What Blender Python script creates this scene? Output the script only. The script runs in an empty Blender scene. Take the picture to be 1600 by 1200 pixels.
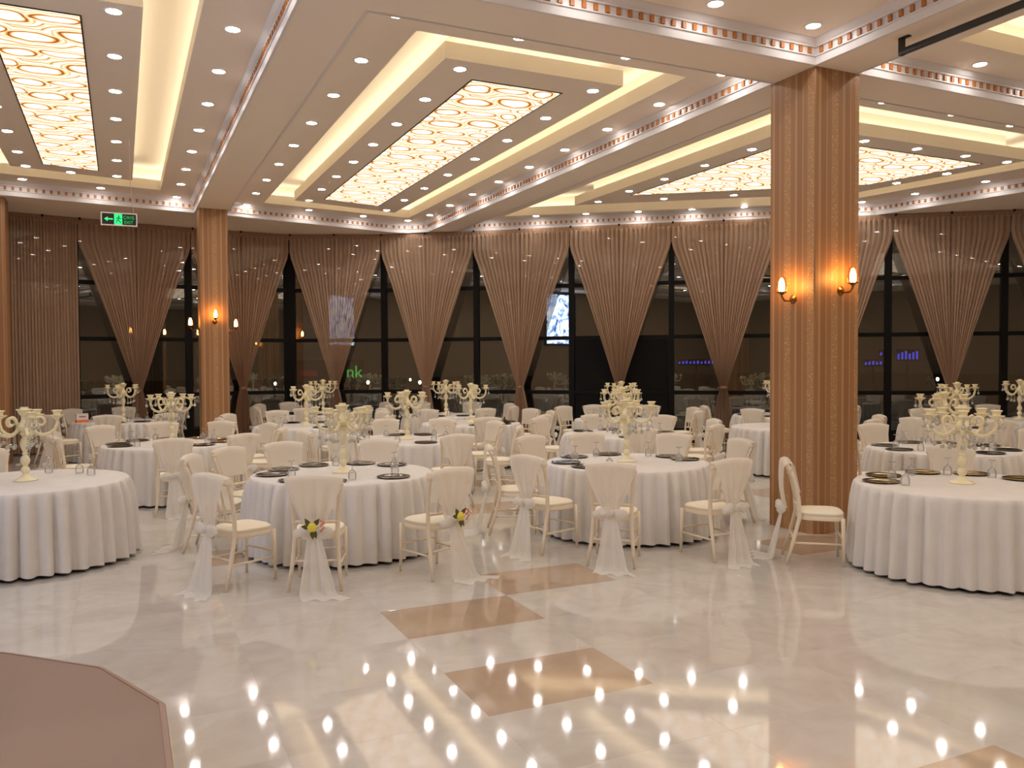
import bpy, bmesh, math, random
from mathutils import Matrix, Vector
from mathutils.geometry import tessellate_polygon
random.seed(7)
S = bpy.context.scene
COL = S.collection
PI = math.pi
sin, cos = math.sin, math.cos

# ------------------------------------------------------------------ camera
FPX = 1305.23
YAW, PITCH, ROLL = 0.437593847, -0.02632769, -0.00507442
EYE = Vector((0, 0, 1.89))
_fw = Vector((sin(YAW) * cos(PITCH), cos(YAW) * cos(PITCH), sin(PITCH)))
_rt = Vector((cos(YAW), -sin(YAW), 0))
_up = _rt.cross(_fw)
_r2 = cos(ROLL) * _rt + sin(ROLL) * _up
_u2 = -sin(ROLL) * _rt + cos(ROLL) * _up
cam_d = bpy.data.cameras.new('camera')
cam_d.sensor_width = 36.0
cam_d.lens = FPX / 1600 * 36
cam_d.clip_start, cam_d.clip_end = 0.05, 300
cam = bpy.data.objects.new('camera', cam_d)
COL.objects.link(cam)
mw = Matrix.Identity(4)
for i in range(3):
    mw[i][0], mw[i][1], mw[i][2], mw[i][3] = _r2[i], _u2[i], -_fw[i], EYE[i]
cam.matrix_world = mw
S.camera = cam

# ------------------------------------------------------------------ world, exposure
W = bpy.data.worlds.new('night')
S.world = W
W.use_nodes = True
W.node_tree.nodes['Background'].inputs[0].default_value = (0.12, 0.115, 0.09, 1)
W.node_tree.nodes['Background'].inputs[1].default_value = 0.06
vs = S.view_settings
vs.view_transform = 'Standard'
vs.look = 'None'
vs.gamma = 1.0
vs.use_curve_mapping = False
vs.exposure = 0.9
try:
    S.cycles.caustics_reflective = False
    S.cycles.caustics_refractive = False
    S.cycles.sample_clamp_indirect = 30.0
    S.cycles.use_denoising = True
    S.cycles.max_bounces = 8
    S.cycles.transparent_max_bounces = 16
except Exception:
    pass
DOWN = 40.0       # radiance of the downlight lenses
PANEL = 0.85      # radiance of the backlit ceiling panels
COVE = 3.2        # radiance of the cove strips
SCONCE = 40.0

# ------------------------------------------------------------------ helpers
def srgb(r, g, b):
    f = lambda c: (c / 255 / 12.92) if c / 255 <= 0.04045 else ((c / 255 + 0.055) / 1.055) ** 2.4
    return (f(r), f(g), f(b), 1)

def mat(name, col, rough=0.6, metal=0.0, spec=0.5, noise=None, bump=0.0, nscale=8.0):
    m = bpy.data.materials.new(name)
    m.use_nodes = True
    nt = m.node_tree
    b = nt.nodes['Principled BSDF']
    b.inputs['Base Color'].default_value = col
    b.inputs['Roughness'].default_value = rough
    b.inputs['Metallic'].default_value = metal
    b.inputs['Specular IOR Level'].default_value = spec
    if noise or bump:
        tc = nt.nodes.new('ShaderNodeTexCoord')
        n = nt.nodes.new('ShaderNodeTexNoise')
        n.inputs['Scale'].default_value = nscale
        n.inputs['Detail'].default_value = 4
        nt.links.new(tc.outputs['Object'], n.inputs['Vector'])
        if noise:
            r = nt.nodes.new('ShaderNodeValToRGB')
            k = noise
            r.color_ramp.elements[0].position = 0.3
            r.color_ramp.elements[1].position = 0.7
            r.color_ramp.elements[0].color = tuple(c * (1 - k) for c in col[:3]) + (1,)
            r.color_ramp.elements[1].color = tuple(min(1, c * (1 + k)) for c in col[:3]) + (1,)
            nt.links.new(n.outputs['Fac'], r.inputs['Fac'])
            nt.links.new(r.outputs['Color'], b.inputs['Base Color'])
        if bump:
            bp = nt.nodes.new('ShaderNodeBump')
            bp.inputs['Strength'].default_value = bump
            bp.inputs['Distance'].default_value = 0.01
            nt.links.new(n.outputs['Fac'], bp.inputs['Height'])
            nt.links.new(bp.outputs['Normal'], b.inputs['Normal'])
    return m

def emit(name, col, s):
    m = bpy.data.materials.new(name)
    m.use_nodes = True
    nt = m.node_tree
    nt.nodes.remove(nt.nodes['Principled BSDF'])
    e = nt.nodes.new('ShaderNodeEmission')
    e.inputs[0].default_value = col
    e.inputs[1].default_value = s
    nt.links.new(e.outputs[0], nt.nodes['Material Output'].inputs[0])
    return m

def sheer(name, col, alpha, transl=0.35, noise=0.0):
    """woven sheer cloth: diffuse + translucent, partly see-through"""
    m = bpy.data.materials.new(name)
    m.use_nodes = True
    nt = m.node_tree
    nt.nodes.remove(nt.nodes['Principled BSDF'])
    d = nt.nodes.new('ShaderNodeBsdfDiffuse'); d.inputs[0].default_value = col
    t = nt.nodes.new('ShaderNodeBsdfTranslucent'); t.inputs[0].default_value = col
    x = nt.nodes.new('ShaderNodeMixShader'); x.inputs[0].default_value = transl
    tr = nt.nodes.new('ShaderNodeBsdfTransparent')
    y = nt.nodes.new('ShaderNodeMixShader'); y.inputs[0].default_value = alpha
    L = nt.links.new
    L(d.outputs[0], x.inputs[1]); L(t.outputs[0], x.inputs[2])
    L(tr.outputs[0], y.inputs[1]); L(x.outputs[0], y.inputs[2])
    L(y.outputs[0], nt.nodes['Material Output'].inputs[0])
    if noise:
        tc = nt.nodes.new('ShaderNodeTexCoord'); n = nt.nodes.new('ShaderNodeTexNoise')
        n.inputs['Scale'].default_value = 30
        L(tc.outputs['Object'], n.inputs['Vector'])
        r = nt.nodes.new('ShaderNodeValToRGB')
        r.color_ramp.elements[0].color = tuple(c * (1 - noise) for c in col[:3]) + (1,)
        r.color_ramp.elements[1].color = tuple(c * (1 + noise) for c in col[:3]) + (1,)
        L(n.outputs['Fac'], r.inputs[0]); L(r.outputs[0], d.inputs[0]); L(r.outputs[0], t.inputs[0])
    return m

def thin_glass(name, tint, ior=1.5, boost=1.0):
    m = bpy.data.materials.new(name)
    m.use_nodes = True
    nt = m.node_tree
    nt.nodes.remove(nt.nodes['Principled BSDF'])
    tr = nt.nodes.new('ShaderNodeBsdfTransparent'); tr.inputs[0].default_value = tint
    g = nt.nodes.new('ShaderNodeBsdfGlossy'); g.inputs['Roughness'].default_value = 0.0
    fr = nt.nodes.new('ShaderNodeFresnel'); fr.inputs[0].default_value = ior
    mu = nt.nodes.new('ShaderNodeMath'); mu.operation = 'MULTIPLY'; mu.inputs[1].default_value = boost; mu.use_clamp = True
    x = nt.nodes.new('ShaderNodeMixShader')
    L = nt.links.new
    L(fr.outputs[0], mu.inputs[0]); L(mu.outputs[0], x.inputs[0])
    L(tr.outputs[0], x.inputs[1]); L(g.outputs[0], x.inputs[2])
    L(x.outputs[0], nt.nodes['Material Output'].inputs[0])
    return m

class MB:
    """collects polygons for ONE mesh"""
    def __init__(s):
        s.v, s.f = [], []
    def add(s, v, f):
        o = len(s.v)
        s.v += [tuple(p) for p in v]
        s.f += [tuple(i + o for i in q) for q in f]
        return s
    def box(s, a, b, M=None):
        (x0, y0, z0), (x1, y1, z1) = a, b
        v = [(x0, y0, z0), (x1, y0, z0), (x1, y1, z0), (x0, y1, z0), (x0, y0, z1), (x1, y0, z1), (x1, y1, z1), (x0, y1, z1)]
        if M is not None:
            v = [M @ Vector(p) for p in v]
        return s.add(v, [(3, 2, 1, 0), (4, 5, 6, 7), (0, 1, 5, 4), (1, 2, 6, 5), (2, 3, 7, 6), (3, 0, 4, 7)])
    def lathe(s, prof, n=16, c=(0, 0), caps=True):
        v, f = [], []
        for r, z in prof:
            for i in range(n):
                a = 2 * PI * i / n
                v.append((c[0] + r * cos(a), c[1] + r * sin(a), z))
        for k in range(len(prof) - 1):
            for i in range(n):
                j = (i + 1) % n
                f.append((k * n + i, k * n + j, (k + 1) * n + j, (k + 1) * n + i))
        if caps:
            f.append(tuple(reversed(range(n))))
            f.append(tuple(range((len(prof) - 1) * n, len(prof) * n)))
        return s.add(v, f)
    def tube(s, pts, rad, n=8, flat=1.0):
        """pts: 3-D points, rad: a radius or one per point"""
        P = [Vector(p) for p in pts]
        R = rad if isinstance(rad, (list, tuple)) else [rad] * len(P)
        v, f = [], []
        ref = None
        for k, p in enumerate(P):
            d = (P[min(k + 1, len(P) - 1)] - P[max(k - 1, 0)]).normalized()
            if ref is None:
                ref = Vector((0, 0, 1)) if abs(d.z) < 0.9 else Vector((1, 0, 0))
            a = (ref - d * ref.dot(d)).normalized()
            ref = a
            b = d.cross(a)
            for i in range(n):
                t = 2 * PI * i / n
                v.append(p + a * cos(t) * R[k] + b * sin(t) * R[k] * flat)
        for k in range(len(P) - 1):
            for i in range(n):
                j = (i + 1) % n
                f.append((k * n + i, k * n + j, (k + 1) * n + j, (k + 1) * n + i))
        f.append(tuple(reversed(range(n))))
        f.append(tuple(range((len(P) - 1) * n, len(P) * n)))
        return s.add(v, f)
    def ball(s, c, r, nu=10, nv=6, sc=(1, 1, 1)):
        v, f = [], []
        for j in range(nv + 1):
            t = PI * j / nv
            rr = max(sin(t), 0.02)
            for i in range(nu):
                a = 2 * PI * i / nu
                v.append((c[0] + r * sc[0] * rr * cos(a), c[1] + r * sc[1] * rr * sin(a), c[2] - r * sc[2] * cos(t)))
        for j in range(nv):
            for i in range(nu):
                k = (i + 1) % nu
                f.append((j * nu + i, j * nu + k, (j + 1) * nu + k, (j + 1) * nu + i))
        f.append(tuple(reversed(range(nu))))
        f.append(tuple(range(nv * nu, nv * nu + nu)))
        return s.add(v, f)
    def grid(s, fn, nu, nv):
        v = [fn(i / nu, j / nv) for j in range(nv + 1) for i in range(nu + 1)]
        w = nu + 1
        return s.add(v, [(j * w + i, j * w + i + 1, (j + 1) * w + i + 1, (j + 1) * w + i) for j in range(nv) for i in range(nu)])
    def poly(s, loops, z, up=True):
        """flat polygon with holes"""
        ls = [[Vector((p[0], p[1], 0)) for p in l] for l in loops]
        tris = tessellate_polygon(ls)
        v = [(p[0], p[1], z) for l in loops for p in l]
        f = []
        for t in tris:
            a, b, c = (Vector(v[i]) for i in t)
            n = (b - a).cross(c - a).z
            f.append(tuple(t) if (n > 0) == up else tuple(reversed(t)))
        return s.add(v, f)
    def mesh(s, name, m, smooth=False):
        me = bpy.data.meshes.new(name)
        me.from_pydata(s.v, [], s.f)
        if m is not None:
            me.materials.append(m)
        if smooth:
            me.polygons.foreach_set('use_smooth', [True] * len(me.polygons))
            if smooth != 'all':
                try:
                    me.set_sharp_from_angle(angle=math.radians(45))
                except Exception:
                    pass
        me.update()
        return me
    def build(s, name, m, parent=None, smooth=False):
        return link(name, s.mesh(name, m, smooth), parent)

def link(name, me, parent=None):
    o = bpy.data.objects.new(name, me)
    COL.objects.link(o)
    if parent is not None:
        o.parent = parent
    return o

def tag(o, label=None, cat=None, group=None, kind=None):
    if label: o['label'] = label
    if cat: o['category'] = cat
    if group: o['group'] = group
    if kind: o['kind'] = kind
    return o

def root(name, loc=(0, 0, 0), rz=0.0):
    o = bpy.data.objects.new(name, None)
    o.empty_display_size = 0.1
    COL.objects.link(o)
    o.location = loc
    o.rotation_euler = (0, 0, rz)
    return o

KIDS = {}
def copy_tree(o, loc=None, rz=None, depth=0):
    c = o.copy()
    COL.objects.link(c)
    for ch in list(o.children):
        k = copy_tree(ch, depth=depth + 1)
        k.parent = c
    if loc is not None:
        c.location = loc
    if rz is not None:
        c.rotation_euler = (0, 0, rz)
    return c

def struct(o):
    o['kind'] = 'structure'
    return o

ORD = ['first', 'second', 'third', 'fourth', 'fifth', 'sixth', 'seventh', 'eighth', 'ninth', 'tenth', 'eleventh', 'twelfth', 'thirteenth', 'fourteenth', 'fifteenth', 'sixteenth', 'seventeenth', 'eighteenth']

# ------------------------------------------------------------------ materials
M = {}
M['ring'] = mat('ceiling_paint', srgb(244, 230, 215), 0.75, spec=0.2)
M['soffit'] = mat('beam_paint', srgb(244, 230, 215), 0.75, spec=0.2)
M['cove'] = mat('cove_paint', srgb(240, 230, 212), 0.7, spec=0.2)
M['molding'] = mat('molding_white', srgb(226, 219, 216), 0.4, spec=0.4)
M['dentil'] = mat('dentil_copper', srgb(186, 116, 58), 0.45, spec=0.4, noise=0.25, nscale=3)
M['black'] = mat('black_metal', srgb(24, 22, 20), 0.4)
M['mullion'] = mat('dark_mullion', srgb(16, 15, 13), 0.5, spec=0.15)
M['cloth'] = mat('white_tablecloth', srgb(220, 215, 210), 0.7, spec=0.25, noise=0.03, nscale=6)
M['chair'] = mat('ivory_lacquer', srgb(236, 220, 196), 0.4, spec=0.45)
M['cushion'] = mat('ivory_cushion', srgb(240, 230, 208), 0.6, spec=0.3)
M['tulle'] = sheer('white_tulle', srgb(246, 240, 230), 0.78, 0.4)
M['tulle_tail'] = sheer('white_tulle_tail', srgb(246, 242, 236), 0.86, 0.4)
M['cream'] = mat('cream_resin', srgb(240, 228, 190), 0.35, spec=0.5)
M['crystal'] = mat('crystal', srgb(225, 222, 210), 0.05, spec=1.0)
M['crystal'].node_tree.nodes['Principled BSDF'].inputs['Transmission Weight'].default_value = 0.35
M['charger'] = mat('mirrored_charger', srgb(150, 146, 140), 0.12, metal=1.0)
M['gold'] = mat('gold_charger', srgb(190, 160, 90), 0.16, metal=1.0)
M['glass'] = thin_glass('goblet_glass', (0.97, 0.97, 0.96, 1), 1.45, 0.8)
_nt = M['glass'].node_tree
_df = _nt.nodes.new('ShaderNodeBsdfDiffuse'); _df.inputs[0].default_value = (0.9, 0.88, 0.84, 1)
_mx = _nt.nodes.new('ShaderNodeMixShader'); _mx.inputs[0].default_value = 0.16
_o = _nt.nodes['Material Output'].inputs[0]
_nt.links.new(_o.links[0].from_socket, _mx.inputs[1]); _nt.links.new(_df.outputs[0], _mx.inputs[2]); _nt.links.new(_mx.outputs[0], _o)
M['shade'] = thin_glass('sconce_glass', (1.0, 0.86, 0.66, 1), 1.4, 0.5)
M['pane'] = thin_glass('window_glass', (0.72, 0.76, 0.72, 1), 1.55, 4.0)
M['curtain'] = sheer('brown_curtain', srgb(220, 186, 158), 0.70, 0.25, noise=0.06)
M['header'] = sheer('brown_curtain_header', srgb(168, 136, 112), 0.97, 0.1)
M['brass'] = mat('aged_brass', srgb(140, 100, 50), 0.3, metal=1.0)
M['lens'] = emit('downlight_lens', (1.0, 0.975, 0.95, 1), DOWN)
M['trim'] = mat('downlight_trim', srgb(240, 236, 230), 0.4)
M['strip'] = emit('cove_strip', (1.0, 0.88, 0.70, 1), COVE)
M['bulb'] = emit('sconce_bulb', (1.0, 0.50, 0.13, 1), SCONCE)
M['wall'] = mat('plaster_wall', srgb(176, 150, 124), 0.8, spec=0.2)
M['asphalt'] = mat('asphalt', srgb(40, 40, 40), 0.9)
M['yellow'] = mat('rose_yellow', srgb(238, 220, 90), 0.6)
M['leaf'] = mat('leaf_green', srgb(92, 84, 40), 0.6)
M['pink'] = mat('sprig_coral', srgb(220, 140, 112), 0.6)

def marble(name, base, vein, amt):
    m = bpy.data.materials.new(name)
    m.use_nodes = True
    nt = m.node_tree
    L = nt.links.new
    b = nt.nodes['Principled BSDF']
    b.inputs['Roughness'].default_value = 0.05
    b.inputs['Specular IOR Level'].default_value = 0.5
    b.inputs['IOR'].default_value = 2.1
    geo = nt.nodes.new('ShaderNodeNewGeometry')
    n1 = nt.nodes.new('ShaderNodeTexNoise'); n1.inputs['Scale'].default_value = 0.9; n1.inputs['Detail'].default_value = 6; n1.inputs['Distortion'].default_value = 1.2
    n2 = nt.nodes.new('ShaderNodeTexNoise'); n2.inputs['Scale'].default_value = 2.6; n2.inputs['Detail'].default_value = 8; n2.inputs['Distortion'].default_value = 2.2
    oi = nt.nodes.new('ShaderNodeObjectInfo')
    add = nt.nodes.new('ShaderNodeVectorMath'); add.operation = 'ADD'
    sc = nt.nodes.new('ShaderNodeVectorMath'); sc.operation = 'SCALE'; sc.inputs['Scale'].default_value = 7.0
    cmb = nt.nodes.new('ShaderNodeCombineXYZ')
    L(oi.outputs['Random'], cmb.inputs[0]); L(oi.outputs['Random'], cmb.inputs[1])
    L(cmb.outputs[0], sc.inputs[0]); L(sc.outputs[0], add.inputs[1]); L(geo.outputs['Position'], add.inputs[0])
    L(add.outputs[0], n1.inputs['Vector']); L(add.outputs[0], n2.inputs['Vector'])
    r = nt.nodes.new('ShaderNodeValToRGB')
    r.color_ramp.elements[0].position = 0.32; r.color_ramp.elements[0].color = vein
    r.color_ramp.elements[1].position = 0.58; r.color_ramp.elements[1].color = base
    mx = nt.nodes.new('ShaderNodeMath'); mx.operation = 'MULTIPLY_ADD'; mx.inputs[1].default_value = 0.6
    m2 = nt.nodes.new('ShaderNodeMath'); m2.operation = 'MULTIPLY'; m2.inputs[1].default_value = 0.4
    L(n2.outputs['Fac'], m2.inputs[0]); L(n1.outputs['Fac'], mx.inputs[0]); L(m2.outputs[0], mx.inputs[2])
    L(mx.outputs[0], r.inputs[0]); L(r.outputs[0], b.inputs['Base Color'])
    return m

M['marble'] = marble('cream_marble', srgb(208, 203, 196), srgb(192, 184, 174), 0.5)
M['marble_b'] = marble('brown_marble', srgb(186, 163, 140), srgb(172, 148, 126), 0.5)
M['joint'] = mat('tile_joint', srgb(190, 183, 173), 0.5)

def panel_material():
    m = bpy.data.materials.new('backlit_agate')
    m.use_nodes = True
    nt = m.node_tree
    nt.nodes.remove(nt.nodes['Principled BSDF'])
    L = nt.links.new
    def math_(op, a, b=None):
        n = nt.nodes.new('ShaderNodeMath'); n.operation = op
        for i, x in enumerate((a, b)):
            if x is None: continue
            if isinstance(x, (int, float)): n.inputs[i].default_value = x
            else: L(x, n.inputs[i])
        return n.outputs[0]
    geo = nt.nodes.new('ShaderNodeTexCoord')
    noi = nt.nodes.new('ShaderNodeTexNoise'); noi.inputs['Scale'].default_value = 3.0; noi.inputs['Detail'].default_value = 2
    L(geo.outputs['Object'], noi.inputs['Vector'])
    sep = nt.nodes.new('ShaderNodeSeparateXYZ'); L(geo.outputs['Object'], sep.inputs[0])
    sn = nt.nodes.new('ShaderNodeSeparateColor'); L(noi.outputs['Color'], sn.inputs[0])
    dx = math_('MULTIPLY', math_('SUBTRACT', sn.outputs[0], 0.5), 0.15)
    dy = math_('MULTIPLY', math_('SUBTRACT', sn.outputs[1], 0.5), 0.15)
    CW, CH = 1.24, 1.05
    X = math_('ADD', sep.outputs[0], dx)
    Y = math_('ADD', sep.outputs[1], dy)
    cells = [(0.16, 0.28, 0.20, 0.15), (0.84, 0.16, 0.15, 0.13), (0.30, 0.78, 0.26, 0.16), (0.70, 0.60, 0.26, 0.17), (0.50, 0.20, 0.24, 0.10), (0.02, 0.66, 0.14, 0.13), (0.93, 0.88, 0.13, 0.09)]
    cur = None
    for (u, v, a, b) in cells:
        ex = math_('SUBTRACT', math_('FRACT', math_('ADD', math_('DIVIDE', X, CW), 0.5 - u + 10)), 0.5)
        ey = math_('SUBTRACT', math_('FRACT', math_('ADD', math_('DIVIDE', Y, CH), 0.5 - v + 10)), 0.5)
        ex = math_('DIVIDE', math_('MULTIPLY', ex, CW), a)
        ey = math_('DIVIDE', math_('MULTIPLY', ey, CH), b)
        d = math_('SQRT', math_('ADD', math_('MULTIPLY', ex, ex), math_('MULTIPLY', ey, ey)))
        cur = d if cur is None else math_('MINIMUM', cur, d)
    fac = math_('MULTIPLY', cur, 0.5)
    r = nt.nodes.new('ShaderNodeValToRGB')
    cr = r.color_ramp
    cr.elements[0].position = 0.0; cr.elements[0].color = (1.0, 0.96, 0.90, 1)
    cr.elements[1].position = 0.30; cr.elements[1].color = (1.0, 0.93, 0.84, 1)
    for p, c in ((0.36, (1.0, 0.70, 0.42, 1)), (0.395, (0.60, 0.22, 0.06, 1)), (0.43, (0.16, 0.035, 0.008, 1)), (0.455, (0.50, 0.17, 0.04, 1)), (0.49, (0.95, 0.56, 0.27, 1)), (0.53, (1.0, 0.80, 0.58, 1)),
                 (0.57, (0.62, 0.28, 0.10, 1)), (0.61, (1.0, 0.80, 0.58, 1)), (0.66, (1.0, 0.92, 0.80, 1)), (0.74, (0.95, 0.66, 0.38, 1)), (0.79, (0.35, 0.12, 0.03, 1)), (0.84, (0.95, 0.66, 0.38, 1)), (0.92, (1.0, 0.88, 0.68, 1))):
        e = cr.elements.new(p); e.color = c
    L(fac, r.inputs[0])
    em = nt.nodes.new('ShaderNodeEmission'); em.inputs[1].default_value = PANEL
    L(r.outputs[0], em.inputs[0])
    L(em.outputs[0], nt.nodes['Material Output'].inputs[0])
    return m
M['panel'] = panel_material()

def wallpaper():
    m = bpy.data.materials.new('striped_wallpaper')
    m.use_nodes = True
    nt = m.node_tree
    L = nt.links.new
    b = nt.nodes['Principled BSDF']
    b.inputs['Roughness'].default_value = 0.42
    b.inputs['Specular IOR Level'].default_value = 0.4
    tc = nt.nodes.new('ShaderNodeTexCoord')
    sep = nt.nodes.new('ShaderNodeSeparateXYZ'); L(tc.outputs['Object'], sep.inputs[0])
    sub = nt.nodes.new('ShaderNodeMath'); sub.operation = 'SUBTRACT'
    L(sep.outputs[0], sub.inputs[0]); L(sep.outputs[1], sub.inputs[1])
    sc = nt.nodes.new('ShaderNodeMath'); sc.operation = 'MULTIPLY_ADD'; sc.inputs[1].default_value = 1 / 0.3467; sc.inputs[2].default_value = 40.17
    L(sub.outputs[0], sc.inputs[0])
    fr = nt.nodes.new('ShaderNodeMath'); fr.operation = 'FRACT'; L(sc.outputs[0], fr.inputs[0])
    r = nt.nodes.new('ShaderNodeValToRGB')
    cr = r.color_ramp
    cr.interpolation = 'EASE'
    A, B_, C_, D_ = srgb(174, 132, 92), srgb(162, 118, 79), srgb(184, 144, 104), srgb(156, 112, 74)
    cr.elements[0].position = 0; cr.elements[0].color = A
    cr.elements[1].position = 1; cr.elements[1].color = A
    for p, c in ((0.13, A), (0.16, B_), (0.30, B_), (0.36, C_), (0.40, C_), (0.43, D_), (0.62, D_), (0.66, C_), (0.70, B_), (0.84, B_), (0.87, A)):
        cr.elements.new(p).color = c
    L(fr.outputs[0], r.inputs[0])
    # glitter flecks on the pale stripe
    vo = nt.nodes.new('ShaderNodeTexVoronoi'); vo.inputs['Scale'].default_value = 55
    L(tc.outputs['Object'], vo.inputs['Vector'])
    lt = nt.nodes.new('ShaderNodeMath'); lt.operation = 'LESS_THAN'; lt.inputs[1].default_value = 0.22; L(vo.outputs['Distance'], lt.inputs[0])
    pp = nt.nodes.new('ShaderNodeMath'); pp.operation = 'PINGPONG'; pp.inputs[1].default_value = 0.5; L(fr.outputs[0], pp.inputs[0])
    l2 = nt.nodes.new('ShaderNodeMath'); l2.operation = 'LESS_THAN'; l2.inputs[1].default_value = 0.13; L(pp.outputs[0], l2.inputs[0])
    mu = nt.nodes.new('ShaderNodeMath'); mu.operation = 'MULTIPLY'; L(lt.outputs[0], mu.inputs[0]); L(l2.outputs[0], mu.inputs[1])
    mx = nt.nodes.new('ShaderNodeMixRGB'); mx.inputs[2].default_value = srgb(236, 206, 160)
    L(mu.outputs[0], mx.inputs[0]); L(r.outputs[0], mx.inputs[1])
    L(mx.outputs[0], b.inputs['Base Color'])
    return m
M['wallpaper'] = wallpaper()

# ------------------------------------------------------------------ room plan (metres, camera at the origin)
ZS, ZR, ZL, ZC = 5.03, 5.28, 5.47, 5.72          # beam soffit, coffer ring, ledge of the light pocket, recess top
RAIL = [(-5.0, 19.45), (-2.1, 20.0), (-0.81, 20.25), (1.50, 20.72), (3.75, 20.85), (5.8, 19.98), (7.65, 18.55), (9.46, 17.06), (11.27, 15.6), (13.1, 14.2), (15.1, 12.88), (16.95, 11.5), (18.8, 10.1)]

def offset_line(pts, d):
    """polyline moved d to its left (pts run along +X: left = away from the room)"""
    out = []
    for i, p in enumerate(pts):
        a = Vector(pts[max(i - 1, 0)]); b = Vector(pts[min(i + 1, len(pts) - 1)])
        t = (b - a).normalized()
        out.append((p[0] - t.y * d, p[1] + t.x * d))
    return out
GLASS = offset_line(RAIL, 0.34)
OUTER = offset_line(RAIL, 0.60)
XL, XR, YB = -4.35, 19.2, -7.0

# floor: base slab and marble tiles
TW, TH = 1.05, 0.69
base = struct(root('floor'))
fl = [(XL - 0.3, YB - 0.3), (XR + 0.3, YB - 0.3)] + [(p[0] + 0.2, p[1]) for p in reversed(OUTER[1:])] + [(XL - 0.3, 20.2)]
mb = MB().poly([fl], -0.012)
sb = mb.build('floor_slab', M['joint'], base)
sb['kind'] = 'structure'
def tile_mesh(m, nm):
    g = 0.0002; c = 0.0007
    x0, y0, x1, y1 = g, g, TW - g, TH - g
    v = [(x0, y0, -0.010), (x1, y0, -0.010), (x1, y1, -0.010), (x0, y1, -0.010),
         (x0, y0, -c * .4), (x1, y0, -c * .4), (x1, y1, -c * .4), (x0, y1, -c * .4),
         (x0 + c, y0 + c, 0), (x1 - c, y0 + c, 0), (x1 - c, y1 - c, 0), (x0 + c, y1 - c, 0)]
    f = [(0, 1, 5, 4), (1, 2, 6, 5), (2, 3, 7, 6), (3, 0, 4, 7), (4, 5, 9, 8), (5, 6, 10, 9), (6, 7, 11, 10), (7, 4, 8, 11), (8, 9, 10, 11)]
    return v, f
tv, tf = tile_mesh(None, '')
TM = {k: MB().add(tv, tf).mesh('floor_tile_' + k, M[k]) for k in ('marble', 'marble_b')}
BROWN = {(0, 0), (1, 3), (0, 2), (1, -3), (2, 8), (4, 3), (-1, 6), (5, -1), (-4, 4), (3, 11), (6, 7), (0, 12)}
cells = []
for i in range(-6, 17):
    for j in range(-16, 25):
        x, y = 1.75 + i * TW, 4.05 + j * TH
        cx, cy = x + TW / 2, y + TH / 2
        if not (XL < cx < XR and YB < cy):
            continue
        # inside the window line
        inside = True
        for (ax, ay), (bx, by) in zip(OUTER[:-1], OUTER[1:]):
            if ax <= cx <= bx:
                yy = ay + (by - ay) * (cx - ax) / (bx - ax)
                inside = cy < yy - 0.1
        if not inside:
            continue
        d = Vector((cx, cy, -1.89))
        dep = d.dot(_fw)
        vis = dep > 1.5 and abs(d.dot(_r2) / dep) < 0.68 and -0.52 < d.dot(_u2) / dep
        cells.append((0 if vis else 1, d.length, i, j, x, y))
cells.sort()
rest = {'marble': MB(), 'marble_b': MB()}
for k, (nv, dist, i, j, x, y) in enumerate(cells):
    kind = 'marble_b' if (i, j) in BROWN else 'marble'
    if k < 290 and not nv:
        o = link('tile', TM[kind], base)
        o.location = (x, y, 0)
    else:
        rest[kind].add([(a + x, b + y, c) for a, b, c in tv], tf)
for k, mb in rest.items():
    if mb.v:
        o = mb.build('tile_field', M[k], base)
        o['kind'] = 'stuff'

# walls (back, sides) - far ends of the hall, seen only in reflections
for nm, a, b in (('wall_back', (XL - 0.2, YB - 0.2, 0), (XR + 0.2, YB, 5.6)), ('wall_left', (XL - 0.2, YB, 0), (XL, 19.5, 5.6)), ('wall_right', (XR, YB, 0), (XR + 0.2, 9.6, 5.6))):
    struct(MB().box(a, b).build(nm, M['wall']))

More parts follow.
